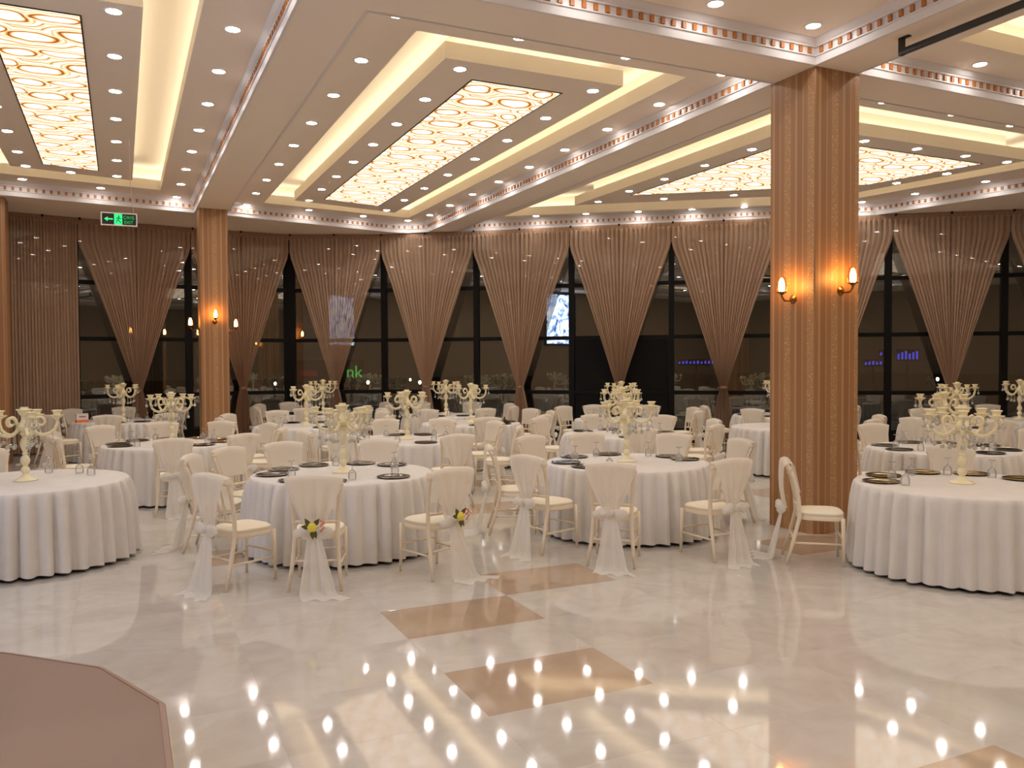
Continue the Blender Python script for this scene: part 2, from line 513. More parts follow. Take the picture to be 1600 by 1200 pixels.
# ------------------------------------------------------------------ ceiling
FARL = [(-2.89, 17.93), (1.46, 18.66)]
COFFERS = {
    'C': dict(outer=[(2.03, 7.37), (6.76, 7.37), (6.76, 19.15), (6.38, 19.52), (5.9, 19.55), (4.1, 19.13), (2.03, 18.70)],
              hole=[(2.79, 8.22), (6.17, 8.22), (6.17, 18.85), (2.79, 18.30)],
              isl=[(3.33, 8.82), (5.66, 8.82), (5.66, 18.32), (3.33, 17.78)],
              pan=[(3.86, 9.35), (5.10, 9.35), (5.10, 17.66), (3.86, 17.38)]),
    'L': dict(outer=[(-2.89, 7.37), (1.46, 7.37), (1.46, 18.66), (-2.89, 17.93)],
              hole=[(-2.17, 8.22), (0.755, 8.22), (0.755, 17.76), (-2.17, 17.28)],
              isl=[(-1.66, 8.76), (0.245, 8.76), (0.245, 17.04), (-1.66, 16.62)],
              pan=[(-1.15, 9.20), (-0.295, 9.20), (-0.295, 16.43), (-1.15, 16.23)]),
    'R': dict(outer=[(7.34, 7.37), (15.9, 7.37), (14.87, 13.12), (7.34, 18.96)],
              hole=[(8.13, 8.20), (14.78, 8.20), (13.93, 13.43), (8.13, 17.76)],
              isl=[(8.96, 9.25), (14.06, 9.25), (13.52, 12.48), (8.96, 15.90)],
              pan=[(9.46, 9.71), (13.56, 9.71), (13.12, 11.76), (9.46, 14.49)]),
    'N': dict(outer=[(2.03, -4.0), (6.76, -4.0), (6.76, 6.77), (2.03, 6.77)],
              hole=[(2.75, -3.3), (6.0, -3.3), (6.0, 5.97), (2.75, 5.97)],
              isl=[(3.3, -2.7), (5.45, -2.7), (5.45, 5.4), (3.3, 5.4)],
              pan=[(3.8, -2.2), (4.95, -2.2), (4.95, 4.85), (3.8, 4.85)]),
    'P': dict(outer=[(7.34, -4.0), (14.5, -4.0), (14.5, 6.77), (7.34, 6.77)],
              hole=[(8.11, -3.3), (13.7, -3.3), (13.7, 6.10), (8.11, 6.10)],
              isl=[(8.7, -2.7), (13.1, -2.7), (13.1, 5.5), (8.7, 5.5)],
              pan=[(9.2, -2.2), (12.6, -2.2), (12.6, 5.0), (9.2, 5.0)]),
    'Q': dict(outer=[(-2.89, -4.0), (1.46, -4.0), (1.46, 6.77), (-2.89, 6.77)],
              hole=[(-2.17, -3.3), (0.755, -3.3), (0.755, 5.97), (-2.17, 5.97)],
              isl=[(-1.66, -2.7), (0.245, -2.7), (0.245, 5.4), (-1.66, 5.4)],
              pan=[(-1.15, -2.2), (-0.295, -2.2), (-0.295, 4.85), (-1.15, 4.85)]),
}
BAY = {'C': 'middle bay', 'L': 'exit-sign bay', 'R': 'bay behind the striped column', 'N': 'near middle bay', 'P': 'near rail bay', 'Q': 'near exit bay'}

def inset(loop, d):
    """closed ccw loop moved inwards by d (negative: outwards)"""
    n = len(loop); out = []
    for i in range(n):
        p0, p1, p2 = Vector(loop[i - 1]), Vector(loop[i]), Vector(loop[(i + 1) % n])
        t1, t2 = (p1 - p0).normalized(), (p2 - p1).normalized()
        n1, n2 = Vector((-t1.y, t1.x)), Vector((-t2.y, t2.x))
        k = d / max(0.3, (1 + n1.dot(n2)))
        out.append((p1.x + (n1.x + n2.x) * k, p1.y + (n1.y + n2.y) * k))
    return out

ceil = struct(root('ceiling', (0, 0, 0)))
slab_out = [(XL - 0.2, YB - 0.2), (XR + 0.2, YB - 0.2)] + [(p[0] + 0.1, p[1]) for p in reversed(OUTER)]
mb = MB().poly([slab_out] + [inset(c['outer'], 0.031) for c in COFFERS.values()], ZS, up=False)
o = mb.build('beam_soffit', M['soffit'], ceil); o['kind'] = 'structure'

def walls(mb, loop, z0, z1, inward):
    n = len(loop)
    for i in range(n):
        a, b = loop[i], loop[(i + 1) % n]
        q = [(a[0], a[1], z0), (b[0], b[1], z0), (b[0], b[1], z1), (a[0], a[1], z1)]
        mb.add(q, [(0, 1, 2, 3) if not inward else (3, 2, 1, 0)])
    return mb

PROFILE = [(0.0, ZS - 0.004), (0.03, ZS - 0.004), (0.034, ZS + 0.075), (0.05, ZS + 0.08), (0.05, ZS + 0.092), (0.032, ZS + 0.096), (0.032, ZS + 0.165), (0.052, ZS + 0.17), (0.052, ZS + 0.185), (0.07, ZS + 0.20), (0.10, ZS + 0.238), (0.105, ZS + 0.25)]
dent_v = [(-0.02, 0, -0.031), (0.02, 0, -0.031), (0.02, 0, 0.031), (-0.02, 0, 0.031), (-0.02, -0.02, -0.031), (0.02, -0.02, -0.031), (0.02, -0.02, 0.031), (-0.02, -0.02, 0.031)]
dent_f = [(4, 5, 6, 7), (0, 4, 7, 3), (5, 1, 2, 6), (3, 7, 6, 2), (0, 1, 5, 4)]
DENT = MB().add(dent_v, dent_f).mesh('dentil', M['dentil'])
trim_no = 0
for key, c in COFFERS.items():
    # ring, recess, island
    o = MB().poly([c['outer'], c['hole']], ZR, up=False).build('coffer_ring', M['ring'], ceil); o['kind'] = 'structure'
    back_h, back_i = inset(c['hole'], -0.22), inset(c['isl'], 0.22)
    mb = MB().poly([back_h], ZC, up=False)
    walls(mb, c['hole'], ZR, ZL, False)
    walls(mb, c['isl'], ZR, ZL, True)
    walls(mb, back_h, ZL, ZC, False)
    walls(mb, back_i, ZL, ZC, True)
    mb.poly([back_h, c['hole']], ZL, up=True)
    mb.poly([c['isl'], back_i], ZL, up=True)
    o = mb.build('cove_recess', M['cove'], ceil); o['kind'] = 'structure'
    o = MB().poly([c['isl'], c['pan']], ZR, up=False).build('island_panel', M['ring'], ceil); o['kind'] = 'structure'
    # light strips lying on the ledges, hidden from below
    mb = MB()
    for lp, sgn in ((c['hole'], -1), (c['isl'], 1)):
        a, b = inset(lp, 0.09 * sgn), inset(lp, 0.18 * sgn)
        mb.poly([b, a] if sgn < 0 else [a, b], ZL + 0.004, up=True)
    o = mb.build('light_strip', M['strip'], ceil); o['kind'] = 'structure'
    # the backlit panel
    px = sum(p[0] for p in c['pan']) / len(c['pan']); x0 = min(p[0] for p in c['pan']); y0 = min(p[1] for p in c['pan'])
    t = root('ceiling_light_panel', (x0, y0, ZR))
    tag(t, {'C': 'long backlit agate-pattern light panel in the middle ceiling bay', 'L': 'narrow backlit agate-pattern light panel in the ceiling bay above the exit sign', 'R': 'broad five-cornered backlit agate light panel in the ceiling bay behind the striped column'}.get(key, 'backlit agate-pattern ceiling panel of the ' + BAY[key] + ' overhead'), 'light panel', 'backlit ceiling panels')
    lo = [(p[0] - x0, p[1] - y0) for p in c['pan']]
    MB().poly([inset(lo, 0.015)], -0.004, up=False).build('lit_sheet', M['panel'], t)
    mb = MB().poly([lo, inset(lo, 0.015)], -0.008, up=False)
    walls(mb, lo, -0.008, 0.02, True); walls(mb, inset(lo, 0.015), -0.008, 0.02, False)
    mb.build('frame', M['black'], t)
    # crown molding with dentils
    trim_no += 1
    tr = struct(root('trim_%d' % trim_no))
    loops = [inset(c['outer'], o_) for o_, z in PROFILE]
    n = len(c['outer'])
    v = [(p[0], p[1], PROFILE[k][1]) for k in range(len(PROFILE)) for p in loops[k]]
    f = [(k * n + i, k * n + (i + 1) % n, (k + 1) * n + (i + 1) % n, (k + 1) * n + i) for k in range(len(PROFILE) - 1) for i in range(n)]
    o = MB().add(v, f).build('molding', M['molding'], tr); o['kind'] = 'structure'
    far = MB()
    lp = inset(c['outer'], 0.032)
    for i in range(n):
        a, b = Vector(lp[i]), Vector(lp[(i + 1) % n])
        t2 = (b - a); ln = t2.length; t2.normalize()
        nin = Vector((-t2.y, t2.x))
        mid = (a + b) / 2
        if nin.dot(Vector((0, 0)) - mid) <= 0 and key in 'CLR' and not (key == 'R' and i == 0):
            pass
        cnt = max(1, int((ln - 0.06) / 0.1235))
        rot = math.atan2(t2.y, t2.x) + PI
        for q in range(cnt):
            p = a + t2 * (0.03 + (q + 0.5) * (ln - 0.06) / cnt)
            dcam = math.hypot(p.x, p.y)
            facing = nin.dot(-p) > 0
            d = Vector((p.x, p.y, 3.24)); dep = d.dot(_fw)
            vis = facing and dep > 0 and abs(d.dot(_r2) / dep) < 0.66 and d.dot(_u2) / dep < 0.5
            Mx = Matrix.Translation((p.x, p.y, ZS + 0.131)) @ Matrix.Rotation(rot, 4, 'Z')
            if vis and dcam < 12.0:
                o = link('dentil', DENT, tr); o.matrix_local = Mx
            else:
                far.add([Mx @ Vector(x) for x in dent_v], dent_f)
    if far.v:
        o = far.build('dentil_row', M['dentil'], tr); o['kind'] = 'stuff'

# ------------------------------------------------------------------ downlights
lens_me = MB().lathe([(0.066, -0.004), (0.062, -0.009), (0.045, -0.013), (0.001, -0.015)], 20, caps=False).mesh('lens', M['lens'])
trim_me = MB().lathe([(0.066, -0.002), (0.072, -0.010), (0.088, -0.008), (0.092, 0.0)], 20, caps=False).mesh('downlight', M['trim'], True)
def row(name, bay, pts, start='from the windows'):
    for k, p in enumerate(pts):
        o = link('downlight', trim_me); o.location = (p[0], p[1], ZR)
        tag(o, 'round downlight, %s %s, %s row, %s' % (ORD[k], start, name, BAY[bay]), 'downlight', 'recessed ceiling downlights')
        link('lens', lens_me, o)
def seq(x0, y0, dy, n):
    return [(x0, y0 + dy * (n - 1 - k)) for k in range(n)]
row('outer exit-sign-side', 'C', seq(2.49, 7.92, 1.342, 9))
row('outer column-side', 'C', seq(6.48, 7.94, 1.29, 9))
row('outer near', 'C', [(3.83, 7.94), (5.15, 7.94)], 'from the exit side')
row('outer window-side', 'C', [(3.82, 18.72), (5.12, 19.00), (6.25, 19.18)], 'from the exit side')
row('inner exit-sign-side', 'C', seq(3.60, 9.07, 1.222, 8))
row('inner column-side', 'C', seq(5.40, 9.11, 1.28, 8))
row('inner column-side', 'L', seq(-0.01, 8.96, 1.297, 7))
row('inner far-side', 'L', seq(-1.44, 8.96, 1.297, 6) + [])
row('inner window-side', 'L', [(-1.42, 16.50), (-0.75, 16.72)], 'from the far side')
row('outer column-side', 'L', seq(1.08, 7.60, 1.344, 9))
row('outer window-side', 'L', [(-1.58, 17.70), (-0.30, 17.98)], 'from the far side')
row('outer far-side', 'L', seq(-2.5, 7.6, 1.344, 8))
row('inner near', 'R', [(9.25, 9.46), (10.46, 9.46), (11.62, 9.46), (12.77, 9.46), (13.82, 9.46)], 'from the column')
row('inner exit-sign-side', 'R', seq(9.21, 10.57, 1.19, 5))
row('inner angled window-side', 'R', [(10.30, 14.50), (11.40, 13.62), (12.45, 12.80)], 'from the exit side')
row('inner far-end', 'R', [(13.32, 12.3), (13.50, 11.44), (13.66, 10.49)])
row('outer near', 'R', [(9.12, 7.93), (10.46, 7.93), (11.72, 7.95), (13.0, 7.95), (14.4, 7.95)], 'from the column')
row('outer exit-sign-side', 'R', seq(7.87, 7.94, 1.28, 8))
row('outer angled window-side', 'R', [(7.86, 18.1), (8.78, 17.40), (9.70, 16.69), (10.65, 15.98), (11.60, 15.27), (12.48, 14.57), (13.44, 13.82)], 'from the exit side')
row('outer far-end', 'R', [(14.42, 13.1), (14.72, 12.02), (14.95, 10.65), (15.18, 9.3)])
row('outer near', 'N', [(2.5, 6.42), (3.85, 6.42), (5.16, 6.43), (6.40, 6.44)], 'from the exit side')
row('outer column-side', 'N', seq(6.36, -3.6, 1.3, 7))
row('outer exit-sign-side', 'N', seq(2.40, -3.6, 1.3, 7))
row('inner column-side', 'N', seq(5.2, -2.4, 1.3, 6))
row('inner exit-sign-side', 'N', seq(3.55, -2.4, 1.3, 6))
row('outer window-side', 'P', [(7.7, 6.45), (8.98, 6.48), (10.3, 6.48), (11.6, 6.48), (12.9, 6.48)], 'from the column')
row('outer column-side', 'P', seq(7.72, -3.6, 1.3, 7))
row('inner column-side', 'P', seq(8.95, -2.4, 1.3, 6))
row('inner far-side', 'P', seq(12.85, -2.4, 1.3, 6))
row('outer window-side', 'Q', [(-1.6, 6.42), (-0.3, 6.42), (1.1, 6.42)], 'from the far side')
row('inner column-side', 'Q', seq(-0.02, -2.4, 1.3, 6))
row('outer column-side', 'Q', seq(1.1, -3.6, 1.3, 7))
row('inner far-side', 'Q', seq(-1.42, -2.4, 1.3, 6))

# ------------------------------------------------------------------ columns
def column(name, x0, y0, x1, y1, label):
    o = MB()
    c = 0.012
    xm, ym = x0, y0
    lo = [(c, 0), (x1 - x0 - c, 0), (x1 - x0, c), (x1 - x0, y1 - y0 - c), (x1 - x0 - c, y1 - y0), (c, y1 - y0), (0, y1 - y0 - c), (0, c)]
    walls(o, lo, 0.0, ZS, True)
    ob = o.build(name, M['wallpaper']); ob.location = (x0, y0, 0)
    tag(ob, label, 'column', kind='structure')
    return ob
column('column', 6.755, 6.765, 7.41, 7.45, 'square brown striped wallpaper column with two lit wall lamps')
column('column', 1.47, 18.0, 2.02, 18.55, 'slim brown wallpapered column beside the window tables')
column('column', -2.50, 18.3, -1.93, 18.85, 'brown wallpapered column at the window end of the exit-sign side')

def sconce(loc, rz, label):
    """arm reaches along local -Y from the wall plate"""
    t = root('wall_sconce', loc, rz)
    tag(t, label, 'wall lamp', 'brass candle wall lamps on the columns')
    mb = MB().lathe([(0.05, 0.0), (0.05, 0.008), (0.035, 0.018), (0.012, 0.03)], 16)
    mb.v = [(x, -z, y) for x, y, z in mb.v]
    mb.build('wall_plate', M['brass'], t, True)
    pts = [(0, -0.02, 0), (0, -0.07, -0.025), (0, -0.13, -0.02), (0, -0.165, 0.02), (0, -0.17, 0.05)]
    MB().tube(pts, [0.012, 0.010, 0.010, 0.010, 0.012], 8).build('arm', M['brass'], t, True)
    cu = MB().lathe([(0.004, 0.045), (0.02, 0.045), (0.032, 0.06), (0.056, 0.066), (0.058, 0.074), (0.024, 0.078)], 16, c=(0, -0.17))
    cu.build('drip_cup', M['brass'], t, True)
    MB().lathe([(0.024, 0.076), (0.032, 0.10), (0.033, 0.15), (0.026, 0.19), (0.014, 0.22), (0.003, 0.228)], 16, c=(0, -0.17)).build('bulb', M['bulb'], t, True)
    sh = MB().lathe([(0.045, 0.076), (0.056, 0.11), (0.057, 0.15), (0.048, 0.20), (0.040, 0.24)], 18, c=(0, -0.17), caps=False)
    sh.build('glass_shade', M['shade'], t, 'all')
    for a in range(4):
        q = a * PI / 2 + 0.6
        MB().tube([(0.055 * cos(q), -0.17 + 0.055 * sin(q), 0.07), (0.060 * cos(q), -0.17 + 0.060 * sin(q), 0.13)], 0.004, 6).build('prong', M['brass'], t)
    return t
sconce((6.755, 7.075, 2.57), -PI / 2, 'lit brass candle lamp on the shaded exit-side face of the striped column')
sconce((7.135, 6.765, 2.65), 0.0, 'lit brass candle lamp on the brighter face of the striped column')
sconce((1.745, 18.0, 2.74), 0.0, 'lit brass candle lamp on the front of the slim column')
sconce((1.47, 18.30, 2.60), -PI / 2, 'lit brass candle lamp on the exit-side face of the slim column')
sconce((2.02, 18.30, 2.58), PI / 2, 'lit brass candle lamp on the curtain-side face of the slim column')

# ------------------------------------------------------------------ windows
def seg_frame(a, b):
    A, B = Vector(a), Vector(b)
    t = (B - A); ln = t.length; t.normalize()
    return Matrix(((t.x, -t.y, 0, A.x), (t.y, t.x, 0, A.y), (0, 0, 1, 0), (0, 0, 0, 1))), ln
TRANS = [0.30, 1.17, 2.45, 3.69, 4.98]
for i in range(len(GLASS) - 1):
    Mx, ln = seg_frame(GLASS[i], GLASS[i + 1])
    w = struct(root('window_%d' % (i + 1)))
    w.matrix_world = Mx
    pw = 0.15 if i == 4 else 0.065
    MB().box((-pw, -0.06, 0), (pw, 0.10, ZS + 0.2)).build('window_post', M['mullion'], w)['kind'] = 'structure'
    for z in TRANS:
        h = 0.045 if z > 0.5 else 0.05
        MB().box((0.065, -0.045, z - h), (ln - 0.065, 0.06, z + h)).build('window_rail', M['mullion'], w)['kind'] = 'structure'
    MB().box((0.065, -0.05, 0), (ln - 0.065, 0.08, 0.25)).build('window_sill', M['mullion'], w)['kind'] = 'structure'
    for k in range(4):
        if i == 7 and k < 2:
            continue
        MB().box((0.065, 0.0, TRANS[k] + 0.045), (ln - 0.065, 0.008, TRANS[k + 1] - 0.045)).build('window_pane', M['pane'], w)['kind'] = 'structure'
# the dark double door in the seventh bay
Mx, ln = seg_frame(GLASS[7], GLASS[8])
dr = struct(root('door_1')); dr.matrix_world = Mx
for k, (x0, x1) in enumerate(((0.075, ln / 2 - 0.006), (ln / 2 + 0.006, ln - 0.075))):
    lf = MB().box((x0, -0.02, 0.255), (x1, 0.03, 2.40)).build('door_leaf', mat('door_black', srgb(12, 12, 11), 0.55, spec=0.15), dr)
    lf['kind'] = 'structure'
    hx = ln / 2 + (0.09 if k else -0.09)
    MB().tube([(hx, -0.02, 0.95), (hx, -0.06, 0.97), (hx, -0.06, 1.28), (hx, -0.02, 1.30)], 0.012, 8).build('door_handle', M['mullion'], lf)
# pelmet that closes the gap above the windows
mb = MB()
for i in range(len(OUTER) - 1):
    Mx, ln = seg_frame(OUTER[i], OUTER[i + 1])
    mb.box((-0.05, 0, ZS - 0.02), (ln + 0.05, 0.05, ZS + 0.5), Mx)
struct(mb.build('wall_window', M['wall']))

# ------------------------------------------------------------------ curtains
TIE = 1.30
CURT_TOP = ZS - 0.012
def half_panel(w, side, seed, straight=False):
    rng = random.Random(seed)
    nf = 11
    ph = [rng.uniform(-0.5, 0.5) for _ in range(12)]
    levels = []
    z = CURT_TOP - 0.09
    zs = [z - k * (z - TIE) / 22 for k in range(23)] + [TIE - k * (TIE - 0.03) / 8 for k in range(1, 9)]
    def hw(z):
        if straight:
            return w / 2
        if z > 4.52:
            return w / 2 - 0.004
        if z > TIE:
            t = (4.52 - z) / (4.52 - TIE)
            return w / 2 + (0.07 - w / 2) * (t ** 0.93)
        t = (TIE - z) / TIE
        return 0.07 + 0.21 * t ** 0.8
    def fn(u, v):
        k = v * (len(zs) - 1)
        z = zs[int(round(k))]
        h = hw(z)
        fullness = h / (w / 2)
        amp = 0.038 + 0.03 * (1 - fullness)
        s = (u * 2 * PI * nf) + ph[int(u * 11.99)] * 0.6 + 0.35 * sin(z * 1.3 + seed)
        dep = amp * (2 * abs(sin(s / 2)) ** 0.75 - 1) + 0.010 * sin(2.3 * s + seed)
        if u < 0.02 and not straight:
            dep -= 0.03 * fullness
        bow = 0.0 if straight else 0.10 * (1 - fullness) * (sin(PI * u * 0.5))
        x = w / 2 + side * h * (u * (1 - 0.0)) + 0.008 * sin(s * 1.0 + 1.5) * fullness
        return (x, -dep - bow * 0.5, z)
    return MB().grid(fn, nf * 8, len(zs) - 1)
CURT_LABEL = ['brown sheer curtain hanging straight beside the exit-sign-side column',
              'tied brown curtain right-angled under the hanging exit sign', 'tied brown curtain partly hidden by the slim column',
              'tied brown curtain one bay past the slim column', 'tied brown curtain at the bend of the window wall, brightly lit header',
              'tied brown curtain between the window bend and the dark double door', 'tied brown curtain hanging in front of the dark double door',
              'tied brown curtain just before the striped column', 'tied brown curtain half hidden behind the striped column',
              'tied brown curtain just past the striped column', 'tied brown curtain two bays past the striped column']
CURT_LABEL[1] = 'tied brown sheer curtain directly under the hanging exit sign'
for i in range(1, len(RAIL) - 1):
    Mx, ln = seg_frame(RAIL[i], RAIL[i + 1])
    t = root('curtain'); t.matrix_world = Mx
    tag(t, CURT_LABEL[i - 1] if i - 1 < len(CURT_LABEL) else 'tied brown curtain at the far end of the windows', 'curtain', 'brown curtains along the window wall')
    straight = (i == 1)
    for side in (-1, 1):
        half_panel(ln, side, i * 2 + side, straight).build('curtain_panel', M['curtain'], t, 'all')
    hd = MB().grid(lambda u, v: (u * ln, -0.012 - 0.006 * sin(u * 150) - 0.02 * v * (1 - v), CURT_TOP - v * 0.13), 96, 3)
    hd.build('curtain_header', M['header'], t, 'all')
    if not straight:
        tb = MB().lathe([(0.074, -0.03), (0.088, -0.015), (0.088, 0.015), (0.074, 0.03)], 18, caps=False)
        tb.v = [(x * 1.05 + ln / 2, y * 0.85 - 0.03, z + TIE) for x, y, z in tb.v]
        tb.build('tieback', M['header'], t, 'all')
    for q in (0.02, 0.5):
        MB().box((ln * q - 0.02, -0.06, CURT_TOP - 0.035), (ln * q + 0.02, -0.045, CURT_TOP + 0.012)).build('bracket', M['mullion'], t)

# ------------------------------------------------------------------ tables
TAB_R = 0.915
TOPZ = 0.765
def on_plane(px, py, z):
    d = _r2 * ((px - 800) / FPX) - _u2 * ((py - 600) / FPX) + _fw
    k = (z - EYE.z) / d.z
    return EYE + d * k
TABLES = {  # candelabrum foot in the photograph's pixels
    'T1': (40, 751), 'T2': (268, 692), 'T3': (193, 657), 'T4': (536, 738), 'T5': (479, 664.5), 'T6': (505, 645.5), 'T7': (636, 686), 'T8': (697, 647.5),
    'T9': (736, 660.5), 'T10': (979, 721), 'T11': (972, 677), 'T12': (971, 654.5), 'T13': (1216, 648), 'T14': (1229, 666), 'T15': (1503, 755), 'T16': (1475, 700), 'T17': (1495, 664), 'T18': (1593, 655)}
TNAME = {
    'T1': 'front table beside the brown platform', 'T2': 'second-row table before the slim column', 'T3': 'window table below the exit sign',
    'T4': 'front table with the yellow-rose chairs', 'T5': 'third-row table past the slim column', 'T6': 'window table past the slim column',
    'T7': 'table behind the yellow-rose front table', 'T8': 'window table at the bend of the windows', 'T9': 'third-row table near the window bend',
    'T10': 'front table before the striped column', 'T11': 'second-row table before the striped column', 'T12': 'window table before the striped column',
    'T13': 'window table behind the striped column', 'T14': 'table directly behind the striped column', 'T15': 'front table beyond the striped column',
    'T16': 'second-row table beyond the striped column', 'T17': 'third-row table beyond the striped column', 'T18': 'last window table beyond the striped column'}
TC = {k: on_plane(p[0], p[1], TOPZ) for k, p in TABLES.items()}

def cloth_mesh(seed):
    rng = random.Random(seed)
    N = 272
    folds = 40
    ph = rng.uniform(0, 6)
    jit = [rng.uniform(0.35, 1.5) for _ in range(folds + 1)]
    prof = [(0.0, 0, 0), (0.5, 0, 0), (0.86, 0, 0), (0.90, -0.003, 0), (TAB_R, -0.018, 0.10), (TAB_R + 0.004, -0.06, 0.45), (TAB_R + 0.010, -0.16, 0.85), (TAB_R + 0.020, -0.30, 1.0), (TAB_R + 0.030, -0.46, 1.0), (TAB_R + 0.038, -0.62, 1.1), (TAB_R + 0.044, -0.735, 1.15)]
    v, f = [], []
    for k, (r, dz, a) in enumerate(prof):
        for i in range(N):
            t = 2 * PI * i / N
            q = t * folds / (2 * PI)
            w = jit[int(q) % folds] * (1 - (q % 1)) + jit[(int(q) + 1) % folds] * (q % 1)
            s = sin(t * folds + 0.8 * sin(3 * t + ph) + ph)
            rr = r + a * (0.046 * (2 * abs(sin((t * folds + 0.9 * sin(3 * t + ph) + ph) / 2)) ** 0.8 - 1) * w + 0.008 * sin(2 * t * folds / 3 + ph))
            zz = TOPZ + dz + (0.004 * s if k == len(prof) - 1 else 0)
            v.append((max(rr, 0.001) * cos(t), max(rr, 0.001) * sin(t), zz))
    for k in range(len(prof) - 1):
        for i in range(N):
            j = (i + 1) % N
            f.append((k * N + i, k * N + j, (k + 1) * N + j, (k + 1) * N + i))
    return MB().add(v, [tuple(reversed(q)) for q in f])
CLOTHS = [cloth_mesh(s).mesh('tablecloth', M['cloth'], 'all') for s in range(4)]
M['ply'] = mat('table_ply', srgb(150, 120, 90), 0.6)
TOP_ME = MB().lathe([(0.001, TOPZ - 0.03), (0.885, TOPZ - 0.03), (0.885, TOPZ - 0.008), (0.001, TOPZ - 0.008)], 48, caps=False).mesh('tabletop', M['ply'])
BASE_ME = MB().lathe([(0.30, 0.0), (0.30, 0.03), (0.06, 0.08), (0.05, TOPZ - 0.03)], 20).mesh('pedestal', M['black'])
DIRS = [(-90, 'dance-floor side'), (-45, 'dance-floor rail corner'), (0, 'rail side'), (45, 'window rail corner'), (90, 'window side'), (135, 'window exit corner'), (180, 'exit side'), (225, 'dance-floor exit corner')]
def side_of(a):
    a = a % 360
    return min(DIRS, key=lambda d: abs((a - d[0] + 180) % 360 - 180))[1]
for n, (k, c) in enumerate(TC.items()):
    t = root('round_table', (c.x, c.y, 0), n * 1.3)
    tag(t, 'round %s under a pleated white floor-length cloth' % TNAME[k], 'table', 'round banquet tables')
    link('tablecloth', CLOTHS[n % 4], t)
    link('tabletop', TOP_ME, t)
    link('pedestal', BASE_ME, t)

# ------------------------------------------------------------------ chairs
SC = 1.06
def chair_parts():
    P = {}
    hw_f, hw_b = 0.185, 0.165
    P['front_leg'] = [MB().tube([(sx * hw_f, 0.17, 0.44), (sx * (hw_f + 0.004), 0.175, 0.22), (sx * (hw_f + 0.008), 0.18, 0.0)], [0.019, 0.016, 0.012], 8) for sx in (-1, 1)]
    P['back_leg'] = [MB().tube([(sx * 0.205, -0.30, 0.0), (sx * 0.180, -0.235, 0.22), (sx * hw_b, -0.185, 0.44), (sx * 0.172, -0.195, 0.62), (sx * 0.188, -0.235, 0.80), (sx * 0.205, -0.268, 0.885)], [0.013, 0.017, 0.019, 0.017, 0.016, 0.017], 8) for sx in (-1, 1)]
    rim = []
    for k in range(28):
        a = 2 * PI * k / 28
        ca, sa = cos(a), sin(a)
        x = 0.205 * (abs(ca) ** 0.6) * (1 if ca > 0 else -1)
        y = 0.195 * (abs(sa) ** 0.6) * (1 if sa > 0 else -1)
        x *= 0.93 + 0.07 * (y / 0.2)
        rim.append((x, y))
    def slab(prof):
        v, f = [], []
        n = len(rim)
        for s, z in prof:
            v += [(x * s, y * s, z) for x, y in rim]
        for k in range(len(prof) - 1):
            f += [(k * n + i, k * n + (i + 1) % n, (k + 1) * n + (i + 1) % n, (k + 1) * n + i) for i in range(n)]
        f.append(tuple(reversed(range(n)))); f.append(tuple(range((len(prof) - 1) * n, len(prof) * n)))
        return MB().add(v, f)
    P['seat_frame'] = slab([(0.97, 0.41), (1.0, 0.415), (1.0, 0.445), (0.98, 0.452)])
    P['cushion'] = slab([(0.96, 0.450), (1.0, 0.462), (0.99, 0.478), (0.90, 0.492), (0.5, 0.502), (0.05, 0.504)])
    rail = []
    for k in range(13):
        u = -1 + 2 * k / 12
        rail.append((0.222 * u, -0.262 - 0.028 * (1 - u * u), 0.880 + 0.034 * (1 - abs(u) ** 2.5)))
    P['top_rail'] = MB().tube(rail, [0.020] + [0.024] * 11 + [0.020], 8, flat=0.75)
    low = [(0.168 * u, -0.195 - 0.012 * (1 - u * u), 0.56) for u in (-1, -0.5, 0, 0.5, 1)]
    P['lower_rail'] = MB().tube(low, 0.014, 8)
    P['spindle'] = [MB().tube([(x * 0.9, -0.203, 0.56), (x * 0.94, -0.214, 0.64), (x, -0.245, 0.78), (x * 1.05, -0.283, 0.895)], [0.009, 0.012, 0.009, 0.010], 6) for x in (-0.085, 0, 0.085)]
    P['stretcher'] = [MB().tube([(-0.186, 0.174, 0.25), (0.186, 0.174, 0.25)], 0.010, 6), MB().tube([(-0.178, -0.23, 0.24), (0.178, -0.23, 0.24)], 0.010, 6)] + \
        [MB().tube([(sx * 0.187, 0.175, 0.20), (sx * 0.182, -0.242, 0.20)], 0.010, 6) for sx in (-1, 1)]
    return P
def cover_fn(seed):
    def fn(u, v):
        x = 2 * u - 1
        # path: front of the back, over the rail, down the back to the knot
        if v < 0.30:
            t = v / 0.30
            z = 0.66 + t * 0.27 + 0.03 * (1 - x * x) * t
            y = -0.175 - 0.058 * t
            h = 0.150 + 0.065 * t
        elif v < 0.42:
            t = (v - 0.30) / 0.12
            z = 0.93 + 0.014 * sin(PI * t) + 0.03 * (1 - x * x)
            y = -0.233 - 0.085 * t
            h = 0.215 + 0.018 * sin(PI * t) + 0.008 * t
        else:
            t = (v - 0.42) / 0.58
            z = 0.93 + 0.03 * (1 - x * x) * (1 - t) - 0.43 * t
            y = -0.318 + 0.035 * t - 0.02 * sin(PI * t)
            h = 0.223 + (0.055 - 0.223) * (t ** 1.25)
            y += 0.011 * sin(x * 11 + seed) * (0.25 + t)
        return (x * h, y - 0.028 * (1 - x * x) * 0.6, z)
    return fn
